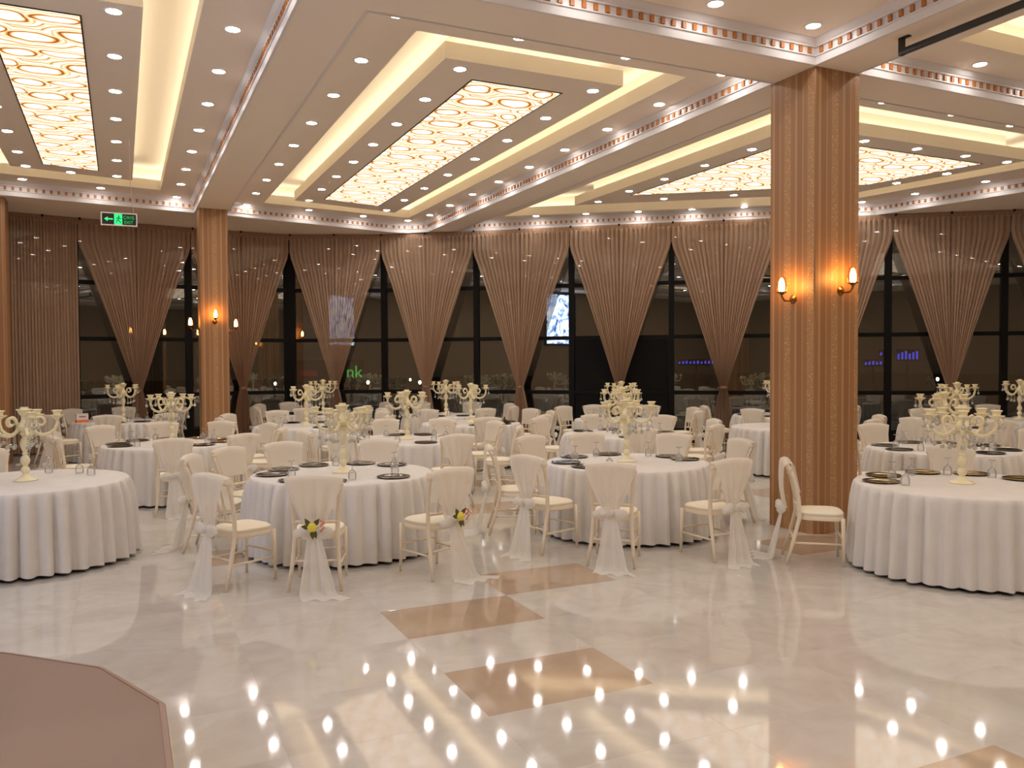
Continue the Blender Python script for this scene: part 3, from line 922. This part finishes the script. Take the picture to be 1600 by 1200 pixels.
def tail_fn(seed, sw):
    def fn(u, v):
        x = 2 * u - 1
        z = 0.50 - 0.492 * min(1, v / 0.86)
        t = min(1, v / 0.86)
        ex = max(0, (v - 0.86) / 0.14)
        h = 0.045 + 0.095 * t + 0.05 * ex
        y = -0.315 - 0.10 * t - 0.16 * ex + 0.016 * sin(x * 9 + seed) * (0.4 + t)
        return (x * h + sw * (0.04 * t + 0.10 * ex), y, max(0.006, z) + 0.004 * sin(x * 9 + seed) * ex)
    return fn
def bow_mb():
    mb = MB()
    for sx in (-1, 1):
        mb.ball((sx * 0.082, -0.335, 0.505), 0.075, 10, 6, (1.0, 0.45, 0.62))
    mb.ball((0, -0.345, 0.505), 0.036, 8, 5, (1, 0.9, 1))
    # crumple the loops
    mb.v = [(x + 0.008 * sin(40 * z + 9 * x), y + 0.010 * sin(55 * x + 30 * z), z + 0.010 * sin(60 * x)) for x, y, z in mb.v]
    return mb
CP = chair_parts()
def scaled(mb):
    mb.v = [(x * SC, y * SC, z * 1.0) for x, y, z in mb.v]
    return mb
ME = {}
for k, v in CP.items():
    if isinstance(v, list):
        ME[k] = [scaled(m).mesh(k, M['chair'], 'all') for m in v]
    else:
        ME[k] = scaled(v).mesh(k, M['cushion'] if k == 'cushion' else M['chair'], True)
ME['tulle_cover'] = [scaled(MB().grid(cover_fn(s), 24, 22)).mesh('tulle_cover', M['tulle'], 'all') for s in (0.3, 2.0, 4.1)]
ME['tulle_tail'] = [scaled(MB().grid(tail_fn(s, w), 14, 16)).mesh('tulle_tail', M['tulle_tail'], 'all') for s, w in ((0.2, 1), (1.7, -1), (3.3, 0.5))]
ME['bow'] = scaled(bow_mb()).mesh('bow', M['tulle_tail'], 'all')
# simplified chair for the far tables: the frame is one part
fr = MB()
for k in ('front_leg', 'back_leg', 'spindle', 'stretcher'):
    for m in CP[k]:
        fr.add(m.v, m.f)
for k in ('seat_frame', 'top_rail', 'lower_rail'):
    fr.add(CP[k].v, CP[k].f)
ME['frame'] = fr.mesh('frame', M['chair'], 'all')
PROTO = {}
def proto(kind, var):
    r = root('banquet_chair')
    if kind == 'full':
        for k in ('front_leg', 'back_leg', 'spindle', 'stretcher'):
            for m in ME[k]:
                link(k, m, r)
        for k in ('seat_frame', 'top_rail', 'lower_rail'):
            link(k, ME[k], r)
    else:
        link('frame', ME['frame'], r)
    link('cushion', ME['cushion'], r)
    link('tulle_cover', ME['tulle_cover'][var], r)
    link('bow', ME['bow'], r)
    link('tulle_tail', ME['tulle_tail'][var], r)
    return r
CHAIRS = []   # placed centres
def add_chair(tk, ang, rad, extra='', var=None, turn=0.0):
    c = TC[tk]
    a = math.radians(ang)
    x, y = c.x + rad * cos(a), c.y + rad * sin(a)
    far = (Vector((x, y, 0)) - Vector((0, 0, 0))).length > 13.5
    var = random.randrange(3) if var is None else var
    key = ('far' if far else 'full', var)
    rz = math.atan2(cos(a), -sin(a)) + turn
    if key not in PROTO:
        o = PROTO[key] = proto(*key)
        o.location = (x, y, 0); o.rotation_euler = (0, 0, rz)
    else:
        o = copy_tree(PROTO[key], (x, y, 0), rz)
    tag(o, None, 'chair', 'ivory banquet chairs with tulle bows')
    CHAIRS.append((x, y, o, tk, ang, extra))
    return o
EXPL = {
    'T1': [(110, 1.20)],
    'T4': [(-112, 1.37), (-140, 1.44, -0.2), (158, 1.20), (-71, 1.42), (103, 1.17), (60, 1.18), (131, 1.17)],
    'T10': [(-127, 1.46), (-160, 1.27), (-87, 1.36), (-14, 1.18), (158, 1.18), (76, 1.17), (34, 1.17), (118, 1.17)],
    'T15': [(143, 1.23), (76, 1.24), (40, 1.24), (4, 1.24)],
    'T2': [(-92, 1.32), (-58, 1.25), (-160, 1.22), (170, 1.17), (128, 1.17), (92, 1.17), (58, 1.17), (20, 1.2), (-18, 1.2)],
    'T7': [(-86, 1.42), (-30, 1.34), (8, 1.2), (50, 1.17), (95, 1.17), (135, 1.17), (178, 1.2), (-140, 1.25)],
    'T3': [(-100, 1.22), (-62, 1.2), (-142, 1.25), (180, 1.2), (0, 1.2), (90, 1.17), (130, 1.17), (45, 1.17)],
    'T13': [(-150, 1.2), (-115, 1.2), (-75, 1.2), (-35, 1.2), (170, 1.2)],
}
def chair_fits(tk, ang, rad):
    c = TC[tk]
    a = math.radians(ang)
    x, y = c.x + rad * cos(a), c.y + rad * sin(a)
    for t2, c2 in TC.items():
        if t2 != tk and (math.hypot(x - c2.x, y - c2.y) < 1.25 or math.hypot(c.x + (rad + 0.5) * cos(a) - c2.x, c.y + (rad + 0.5) * sin(a) - c2.y) < 1.14):
            return False
    bx, by = c.x + (rad + 0.2) * cos(a), c.y + (rad + 0.2) * sin(a)
    for ch in CHAIRS:
        ca2 = math.radians(ch[4])
        for o1, r1 in SPOTS:
            for o2, r2 in SPOTS:
                if math.hypot(x + o1 * cos(a) - ch[0] - o2 * cos(ca2), y + o1 * sin(a) - ch[1] - o2 * sin(ca2)) < (r1 + r2) * 1.15:
                    return False
    for (ax, ay), (bx2, by2) in zip(RAIL[:-1], RAIL[1:]):
        if ax <= bx <= bx2 and by > ay + (by2 - ay) * (bx - ax) / (bx2 - ax) - 0.62:
            return False
    for (x0, y0, x1, y1) in ((6.755, 6.765, 7.41, 7.45), (1.47, 18.0, 2.02, 18.55), (-2.5, 18.3, -1.93, 18.85)):
        if x0 - 0.35 < bx < x1 + 0.35 and y0 - 0.35 < by < y1 + 0.35:
            return False
    return True
SPOTS = ((-0.08, 0.23), (0.14, 0.24), (0.30, 0.22), (0.46, 0.15), (0.60, 0.20))
for tk in TC:
    c = TC[tk]
    if tk in EXPL:
        lst = EXPL[tk]
    else:
        to_cam = math.degrees(math.atan2(-c.y, -c.x))
        off = {'T9': 10, 'T16': 0, 'T17': 22, 'T11': 18, 'T14': 12}.get(tk, 22)
        lst = [(to_cam + off + 45 * k, 1.17 + 0.09 * random.random()) for k in range(8)]
    for it in lst:
        ang0, rad0 = it[0], it[1]
        tn = it[2] if len(it) > 2 else random.uniform(-0.06, 0.06)
        for dang, drad in ((0, 0), (9, 0), (-9, 0), (15, 0.02), (-15, 0.02)):
            ang, rad = ang0 + dang, max(rad0 + 0.02 + drad, 1.24)
            if chair_fits(tk, ang, rad) or (tk, ang) in (('T15', 143), ('T4', -71)):
                if tk == 'T15' and ang == 143:
                    rad = rad0
                add_chair(tk, ang, rad, turn=tn, var=(1 if (tk, ang) in (('T15', 143), ('T10', -87)) else None))
                break
used = {}
for (x, y, o, tk, ang, extra) in CHAIRS:
    s = side_of(ang)
    n = used[(tk, s)] = used.get((tk, s), 0) + 1
    o['label'] = 'ivory tulle chair, %s, %s' % (s, TNAME[tk]) if n == 1 else '%s ivory tulle chair, %s, %s' % (ORD[n - 1], s, TNAME[tk])

# yellow-rose sprays on the knots of two chairs at the T4 table
def spray(parent):
    f = root('flower_spray'); f.parent = parent
    f.location = (0.0, -0.42, 0.555)
    mb = MB()
    for r, z, n, ph in ((0.036, 0.0, 6, 0), (0.026, 0.008, 5, 0.4), (0.014, 0.014, 4, 0.9)):
        for k in range(n):
            a = 2 * PI * k / n + ph
            mb.ball((r * 0.55 * cos(a), -0.012 - z, r * 0.55 * sin(a)), r * 0.75, 8, 5, (0.8, 0.55, 0.8))
    mb.build('rose', M['yellow'], f, 'all')
    for k, (dx, dz, ang) in enumerate(((-0.05, 0.03, 2.1), (-0.045, -0.01, 2.9), (0.0, -0.06, -1.5), (0.02, -0.055, -1.2), (0.035, 0.035, 0.9))):
        q = MB().grid(lambda u, v: ((v - 0.1) * 0.085 * cos(ang) - (u - 0.5) * 0.04 * sin(PI * min(1, v + .05)) * sin(ang), -0.004 - 0.012 * v, (v - 0.1) * 0.085 * sin(ang) + (u - 0.5) * 0.04 * sin(PI * min(1, v + .05)) * cos(ang)), 4, 6)
        q.build('leaf', M['leaf'], f, 'all').location = (dx * 0.4, 0, dz * 0.4)
    sp = MB()
    for k in range(7):
        sp.ball((0.07 + 0.012 * (k % 3), -0.01, -0.03 + 0.014 * k), 0.010, 6, 4)
    sp.tube([(0.02, 0, -0.03), (0.07, -0.008, 0.02), (0.095, -0.01, 0.07)], 0.003, 5)
    sp.build('sprig', M['pink'], f, 'all')
    f['label'] = 'yellow rose with dark leaves and coral sprig'
for (x, y, o, tk, ang, extra) in CHAIRS:
    if tk == 'T4' and (abs(ang + 112) < 5 or abs(ang + 71) < 5):
        spray(o)
        o['label'] = ('ivory chair with yellow rose bow, back to the dance floor' if abs(ang + 112) < 5 else 'ivory chair with yellow rose bow, turned toward the exit side')

# ------------------------------------------------------------------ candelabra
def candelabrum_proto():
    r = root('candelabrum')
    MB().lathe([(0.100, 0.0), (0.102, 0.008), (0.085, 0.018), (0.060, 0.026), (0.045, 0.042), (0.030, 0.052), (0.022, 0.065)], 20).build('base', M['cream'], r, True)
    MB().lathe([(0.020, 0.062), (0.034, 0.085), (0.040, 0.105), (0.030, 0.128), (0.017, 0.142), (0.024, 0.150), (0.038, 0.175), (0.042, 0.20), (0.034, 0.225), (0.018, 0.25), (0.026, 0.258), (0.026, 0.266),
                (0.018, 0.275), (0.030, 0.305), (0.040, 0.34), (0.042, 0.365), (0.034, 0.40), (0.022, 0.425), (0.030, 0.44), (0.045, 0.455), (0.030, 0.475)], 16).build('stem', M['cream'], r, True)
    MB().lathe([(0.030, 0.470), (0.060, 0.490), (0.072, 0.515), (0.066, 0.535), (0.045, 0.555), (0.032, 0.575), (0.026, 0.60), (0.030, 0.62)], 18).build('hub', M['cream'], r, True)
    MB().lathe([(0.022, 0.615), (0.034, 0.632), (0.050, 0.655), (0.056, 0.675), (0.068, 0.684), (0.066, 0.692), (0.040, 0.690), (0.034, 0.70), (0.034, 0.712), (0.024, 0.712), (0.022, 0.66)], 18).build('top_cup', M['cream'], r, True)
    for k in range(5):
        a = 2 * PI * k / 5
        R_ = lambda p: (p[0] * cos(a) - p[1] * sin(a), p[0] * sin(a) + p[1] * cos(a), p[2])
        pts = [(0.05, 0, 0.525), (0.075, 0, 0.478), (0.110, 0, 0.447), (0.155, 0, 0.437), (0.205, 0, 0.452), (0.245, 0, 0.490), (0.262, 0, 0.540), (0.262, 0, 0.585)]
        arm = MB().tube([R_(p) for p in pts], [0.016, 0.017, 0.017, 0.017, 0.016, 0.015, 0.014, 0.014], 8)
        curl = [(0.060, 0, 0.545)]
        for q in range(11):
            t = PI * 1.05 - q * 0.56
            curl.append((0.128 + (0.048 - 0.0022 * q) * cos(t), 0, 0.565 + (0.055 - 0.0025 * q) * sin(t)))
        arm.tube([R_(p) for p in curl], 0.012, 6)
        ao = arm.build('arm', M['cream'], r, 'all')
        cup = MB().lathe([(0.010, 0.570), (0.018, 0.585), (0.026, 0.60), (0.060, 0.618), (0.064, 0.627), (0.036, 0.623), (0.030, 0.632), (0.033, 0.655), (0.046, 0.670), (0.043, 0.675), (0.022, 0.670)], 14, c=R_((0.262, 0, 0))[:2])
        cup.build('cup', M['cream'], ao, True)
        for (dr, dt, z0, ln) in ((0.312, 0.0, 0.615, 0.085), (0.262, 0.048, 0.612, 0.10), (0.160, 0.0, 0.424, 0.10), (0.100, 0.0, 0.44, 0.12), (0.225, 0.0, 0.45, 0.08)):
            cr = MB()
            px, py, _ = R_((dr, dt, 0))
            nb = max(2, int(ln / 0.026))
            for q in range(nb):
                cr.ball((px, py, z0 - 0.012 - q * 0.022), 0.0075, 6, 4)
            zt = z0 - 0.012 - nb * 0.022 - 0.012
            cr.ball((px, py, zt), 0.019, 8, 5, (1, 1, 1.15))
            cr.build('crystal_drop', M['crystal'], ao)
    return r
CAND = candelabrum_proto()
for n, (tk, c) in enumerate(TC.items()):
    if tk == 'T13' or tk == 'T14':
        pass
    rz = n * 0.9
    o = CAND if n == 0 else copy_tree(CAND)
    o.location = (c.x, c.y, TOPZ + 0.001)
    o.rotation_euler = (0, 0, rz)
    dd = math.hypot(c.x, c.y)
    o.scale = (1.06, 1.06, 1.0 + 0.006 * max(0, dd - 9))
    tag(o, 'cream five-arm candelabrum with crystal drops on the %s' % TNAME[tk], 'candelabrum', 'cream table candelabra')

# ------------------------------------------------------------------ place settings
PLATE = MB().lathe([(0.001, 0.002), (0.10, 0.002), (0.112, 0.008), (0.160, 0.013), (0.164, 0.016), (0.160, 0.018), (0.113, 0.012), (0.100, 0.008), (0.001, 0.0075)], 32, caps=False)
PL = {k: PLATE.mesh('charger_plate', M[k], True) for k in ('charger', 'gold')}
GB = MB().lathe([(0.036, 0.0), (0.040, 0.02), (0.040, 0.05), (0.034, 0.075), (0.018, 0.092), (0.006, 0.102)], 16, caps=False).mesh('wine_goblet', M['glass'], 'all')
GS = MB().lathe([(0.006, 0.101), (0.0045, 0.12), (0.005, 0.155), (0.010, 0.160), (0.034, 0.164), (0.034, 0.167), (0.001, 0.168)], 14).mesh('foot_stem', M['glass'], True)
BOXP = on_plane(128, 660, TOPZ)
uL = {}
def ulabel(fmt, tk, ang, kind):
    s = side_of(ang)
    n = uL[(kind, tk, s)] = uL.get((kind, tk, s), 0) + 1
    return fmt % (('' if n == 1 else ORD[n - 1] + ' '), s, TNAME[tk])
for tk, c in TC.items():
    angs = [(x_[4]) for x_ in CHAIRS if x_[3] == tk]
    if tk == 'T1':
        angs = []
    if tk == 'T15':
        angs = [147, 110, 66, 30, -8, -50]
    if tk == 'T4':
        angs = [-114, -143, 172, -60, 103, 60, 28, 138]
    if tk == 'T10':
        angs = [-160, 165, -14, 12, 76, 118]
    gold = tk in ('T15',)
    for ang in angs:
        a = math.radians(ang)
        if tk == 'T3' and math.hypot(c.x + 0.70 * cos(a) - BOXP.x, c.y + 0.70 * sin(a) - BOXP.y) < 0.32:
            continue
        o = link('charger_plate', PL['gold' if gold else 'charger'])
        o.location = (c.x + 0.70 * cos(a), c.y + 0.70 * sin(a), TOPZ)
        tag(o, ulabel('%s' + ('gold-toned' if gold else 'mirrored silver') + ' charger plate, %s, %s', tk, ang, 'p'), 'plate', 'charger plates laid on the tables')
    gl = angs if tk != 'T1' else [55, 20, -5]
    done = []
    for ang in gl:
        for dq in (19, 22, 15, 25, -19, -15, -22):
            a = math.radians(ang + dq)
            if all(math.hypot(0.58 * cos(a) - 0.70 * cos(math.radians(q_)), 0.58 * sin(a) - 0.70 * sin(math.radians(q_))) > 0.215 for q_ in angs) and all(abs((ang + dq - w_ + 180) % 360 - 180) > 9.5 for w_ in done):
                break
        else:
            continue
        done.append(ang + dq)
        o = link('wine_goblet', GB)
        o.location = (c.x + 0.58 * cos(a), c.y + 0.58 * sin(a), TOPZ + 0.001)
        link('foot_stem', GS, o)
        tag(o, ulabel('%supturned clear goblet, %s, %s', tk, ang, 'g'), 'glass', 'upturned goblets on the tables')

# orange and white box on the window table below the exit sign
p = on_plane(128, 660, TOPZ)
bx = root('tissue_box', (p.x, p.y, TOPZ + 0.001), 0.3)
tag(bx, 'small white and orange box standing on the window table below the exit sign', 'box')
MB().box((-0.11, -0.05, 0), (0.11, 0.05, 0.05)).build('lower_box', mat('orange_card', srgb(230, 120, 60), 0.5), bx)
MB().box((-0.105, -0.045, 0.05), (0.105, 0.045, 0.17)).build('upper_box', mat('white_card', srgb(225, 215, 210), 0.5), bx)
MB().box((-0.06, -0.047, 0.10), (0.06, -0.0455, 0.125)).build('printed_band', mat('mauve_print', srgb(160, 110, 130), 0.5), bx)

# ------------------------------------------------------------------ exit sign
sg = root('exit_sign', (0.01, 13.97, 4.07), -0.03)
tag(sg, 'green lit EXIT sign with arrow and running figure hanging on a cable', 'exit sign')
w, h = 0.25, 0.098
fm = MB()
for a, b in (((-w, -0.012, -h), (w, 0.03, -h + 0.016)), ((-w, -0.012, h - 0.016), (w, 0.03, h)), ((-w, -0.012, -h + 0.016), (-w + 0.016, 0.03, h - 0.016)), ((w - 0.016, -0.012, -h + 0.016), (w, 0.03, h - 0.016))):
    fm.box(a, b)
fm.build('frame', mat('sign_frame', srgb(235, 225, 215), 0.4), sg)
MB().box((-w + 0.016, 0.0, -h + 0.016), (w - 0.016, 0.028, h - 0.016)).build('dark_face', mat('sign_face', srgb(8, 26, 12), 0.3), sg)
GRN = emit('sign_green', (0.03, 0.75, 0.18, 1), 1.0)
GR2 = emit('sign_green_text', (0.03, 0.55, 0.12, 1), 0.55)
MB().box((-0.068, -0.004, -h + 0.018), (0.042, 0.0, h - 0.018)).build('lit_square', GRN, sg)
ar = MB()
ar.add([(-0.205, -0.003, 0), (-0.155, -0.003, -0.035), (-0.155, -0.003, -0.010), (-0.085, -0.003, -0.010), (-0.085, -0.003, 0.010), (-0.155, -0.003, 0.010), (-0.155, -0.003, 0.035)], [(0, 1, 2, 5, 6), (2, 3, 4, 5)])
ar.build('arrow', emit('sign_arrow', (0.06, 0.62, 0.16, 1), 0.9), sg)
mn = MB()
DK = mat('sign_figure', srgb(4, 50, 20), 0.4)
mn.ball((-0.004, -0.006, 0.045), 0.012, 8, 5, (1, 0.3, 1))
for pts in ([(-0.004, 0.03), (-0.012, -0.008)], [(-0.004, 0.026), (-0.030, 0.016), (-0.040, 0.0)], [(-0.004, 0.026), (0.020, 0.008), (0.030, 0.020)], [(-0.012, -0.008), (-0.034, -0.022), (-0.030, -0.052)], [(-0.012, -0.008), (0.008, -0.030), (0.022, -0.056)]):
    mn.tube([(x, -0.006, z) for x, z in pts], 0.0065, 6, flat=0.5)
mn.build('running_figure', DK, sg)
def text_obj(name, body, size, m, parent, loc, rot, extr=0.001, spacing=1.0):
    cu = bpy.data.curves.new(name, 'FONT')
    cu.body = body; cu.size = size; cu.extrude = extr; cu.align_x = 'LEFT'; cu.space_character = spacing
    tmp = bpy.data.objects.new(name + '_tmp', cu)
    COL.objects.link(tmp)
    dg = bpy.context.evaluated_depsgraph_get()
    me = bpy.data.meshes.new_from_object(tmp.evaluated_get(dg))
    bpy.data.objects.remove(tmp)
    me.materials.clear(); me.materials.append(m)
    o = link(name, me, parent)
    o.location = loc; o.rotation_euler = rot
    return o
text_obj('lettering', '\u00c7IKI\u015e', 0.062, GR2, sg, (0.055, -0.003, 0.012), (PI / 2, 0, 0))
text_obj('lettering', 'EXIT', 0.062, GR2, sg, (0.065, -0.003, -0.060), (PI / 2, 0, 0))
MB().tube([(0.20, 0.01, h), (0.19, 0.01, 0.22), (0.165, 0.01, 0.5), (0.155, 0.01, ZR - 4.07)], 0.004, 6).build('cable', mat('cable_beige', srgb(205, 170, 150), 0.5), sg)

# ------------------------------------------------------------------ black rail under the beam
rl = root('curtain_rail', (6.95, 5.84, ZS))
tag(rl, 'black metal rail hung on a bracket under the ceiling beam near the striped column', 'rail')
MB().box((-0.022, -9.3, -0.165), (0.022, 0.02, -0.110)).build('rail_bar', M['black'], rl)
for y in (0, -4.5, -9.2):
    b = MB().box((-0.024, y - 0.022, -0.168), (0.024, y + 0.022, 0.0))
    b.box((-0.024, y - 0.09, -0.012), (0.024, y + 0.022, 0.0))
    b.build('bracket', M['black'], rl)

# ------------------------------------------------------------------ round platform with sixteen sides
pf = root('round_platform', (-1.60, 3.86, 0))
tag(pf, 'low brown many-sided round platform on the dance floor near the camera', 'platform')
def ngon(r, n=16):
    return [(r * cos(2 * PI * (k + 0.5) / n), r * sin(2 * PI * (k + 0.5) / n)) for k in range(n)]
PR = 1.80
PFM = mat('platform_laminate', srgb(132, 104, 90), 0.35, spec=0.5, noise=0.08, nscale=1.4)
wd = MB().poly([ngon(PR - 0.03)], 0.30, up=True)
wd.build('deck', PFM, pf)
ed = MB()
pr = [(PR, 0.02), (PR, 0.285), (PR - 0.006, 0.298), (PR - 0.03, 0.303), (PR - 0.032, 0.29)]
loops = [ngon(r) for r, z in pr]
v = [(p_[0], p_[1], pr[k][1]) for k in range(len(pr)) for p_ in loops[k]]
ed.add(v, [(k * 16 + i, k * 16 + (i + 1) % 16, (k + 1) * 16 + (i + 1) % 16, (k + 1) * 16 + i) for k in range(len(pr) - 1) for i in range(16)])
ed.build('edge_trim', mat('platform_edge', srgb(150, 121, 107), 0.35), pf)
pl = MB(); walls(pl, ngon(PR - 0.05), 0.0, 0.03, True)
pl.build('plinth', M['black'], pf)

# ------------------------------------------------------------------ video screen on the side wall (seen mirrored in the glass)
def screen_material():
    m = bpy.data.materials.new('screen_picture'); m.use_nodes = True
    nt = m.node_tree; L = nt.links.new
    nt.nodes.remove(nt.nodes['Principled BSDF'])
    tc = nt.nodes.new('ShaderNodeTexCoord')
    n = nt.nodes.new('ShaderNodeTexNoise'); n.inputs['Scale'].default_value = 2.2; n.inputs['Detail'].default_value = 5; n.inputs['Distortion'].default_value = 1.5
    L(tc.outputs['Object'], n.inputs['Vector'])
    r = nt.nodes.new('ShaderNodeValToRGB'); cr = r.color_ramp
    cr.elements[0].position = 0.36; cr.elements[0].color = (0.03, 0.05, 0.16, 1)
    cr.elements[1].position = 0.62; cr.elements[1].color = (0.95, 0.95, 0.86, 1)
    cr.elements.new(0.46).color = (0.30, 0.42, 0.85, 1); cr.elements.new(0.53).color = (0.62, 0.74, 0.92, 1)
    L(n.outputs['Fac'], r.inputs[0])
    e = nt.nodes.new('ShaderNodeEmission'); e.inputs[1].default_value = 4.5
    L(r.outputs[0], e.inputs[0]); L(e.outputs[0], nt.nodes['Material Output'].inputs[0])
    return m
ls = root('video_screen', (XL + 0.08, 5.95, 3.80))
tag(ls, 'bluish white LED video screen, seen only as a reflection in the window', 'screen')
MB().box((0.0, -1.05, -1.1), (0.03, 1.05, 1.1)).build('display', screen_material(), ls)
bz = MB()
for a, b in (((-0.06, -1.12, -1.17), (0.04, 1.12, -1.1)), ((-0.06, -1.12, 1.1), (0.04, 1.12, 1.17)), ((-0.06, -1.12, -1.1), (0.04, -1.05, 1.1)), ((-0.06, 1.05, -1.1), (0.04, 1.12, 1.1))):
    bz.box(a, b)
bz.build('bezel', M['black'], ls)

# ------------------------------------------------------------------ outside: night street
gd = MB().box((-70, 21.2, -0.3), (110, 110, -0.15)).build('ground', M['asphalt']); struct(gd)
LAMP = emit('street_lamp_head', (1.0, 0.95, 0.85, 1), 9)
def at_dist(px, py, dist):
    d = _r2 * ((px - 800) / FPX) - _u2 * ((py - 600) / FPX) + _fw
    return EYE + d * dist
lamp_proto = None
for n, (px, py, ds) in enumerate(((575, 597, 40), (601, 599, 43), (656, 597, 40), (698, 597, 46), (641, 593, 52), (430, 599, 44), (1465, 592, 40), (452, 600, 47))):
    p = at_dist(px, py, ds)
    t = root('bollard_lamp', (p.x, p.y, -0.15))
    tag(t, 'small white street lamp outside the glass, %s of the night row' % ORD[n], 'street lamp', 'small lamps outside in the dark')
    hz = p.z + 0.15
    MB().lathe([(0.05, 0), (0.05, 0.03), (0.03, 0.05), (0.03, hz - 0.12)], 10).build('post', M['black'], t, True)
    MB().lathe([(0.03, hz - 0.10), (0.065, hz - 0.05), (0.065, hz + 0.03), (0.03, hz + 0.07)], 12).build('lamp_head', LAMP, t, True)
# shop sign board with green letters
p = at_dist(553, 581, 50)
rz = math.atan2(-_rt.y, -_rt.x) + PI
bd = root('shop_sign', (p.x, p.y, p.z), rz)
tag(bd, 'dark shop sign board with green letters seen through the glass', 'shop sign')
MB().box((-3.4, 0.02, -0.7), (0.6, 0.12, 0.7)).build('board', M['black'], bd)
text_obj('lettering', 'nk', 1.0, emit('neon_green', (0.10, 0.8, 0.12, 1), 0.42), bd, (-0.47, 0.0, -0.32), (PI / 2, 0, 0), 0.01)
MB().box((-3.2, -0.01, -0.25), (-2.2, 0.02, 0.1)).build('red_strip', emit('neon_red', (0.5, 0.03, 0.03, 1), 0.12), bd)
for x in (-3.0, 0.2):
    MB().box((x - 0.06, 0.03, -p.z - 0.15), (x + 0.06, 0.11, -0.7)).build('post', M['black'], bd)
NEON = emit('neon_blue', (0.08, 0.08, 0.9, 1), 0.8)
for n, (px, py, wd_, ht, nm) in enumerate(((1384, 552, 0.36, 0.12, 'lowest of the blue pair by the post'), (1419, 555, 0.6, 0.22, 'brightest blue one past the post'), (1365, 567, 0.5, 0.10, 'dim blue one beside the striped column'), (1088, 566, 1.0, 0.08, 'long violet one behind the tied curtain'))):
    p = at_dist(px, py, 45)
    t = root('neon_sign', (p.x, p.y, p.z), rz)
    tag(t, 'glowing neon sign far outside, ' + nm, 'neon sign', 'neon signs outside')
    MB().box((-wd_, 0.02, -ht - 0.1), (wd_, 0.1, ht + 0.1)).build('backing', M['black'], t)
    mb = MB()
    k = max(3, int(wd_ * 10))
    for q in range(k):
        x = -wd_ + (q + 0.5) * 2 * wd_ / k
        mb.box((x - 0.06, 0.0, -ht), (x + 0.035, 0.02, ht * (0.4 + 0.6 * ((q * 7) % 3) / 2)))
    mb.build('neon_tube', NEON, t)
    MB().box((-0.05, 0.03, -p.z - 0.15), (0.05, 0.09, -ht - 0.1)).build('post', M['black'], t)
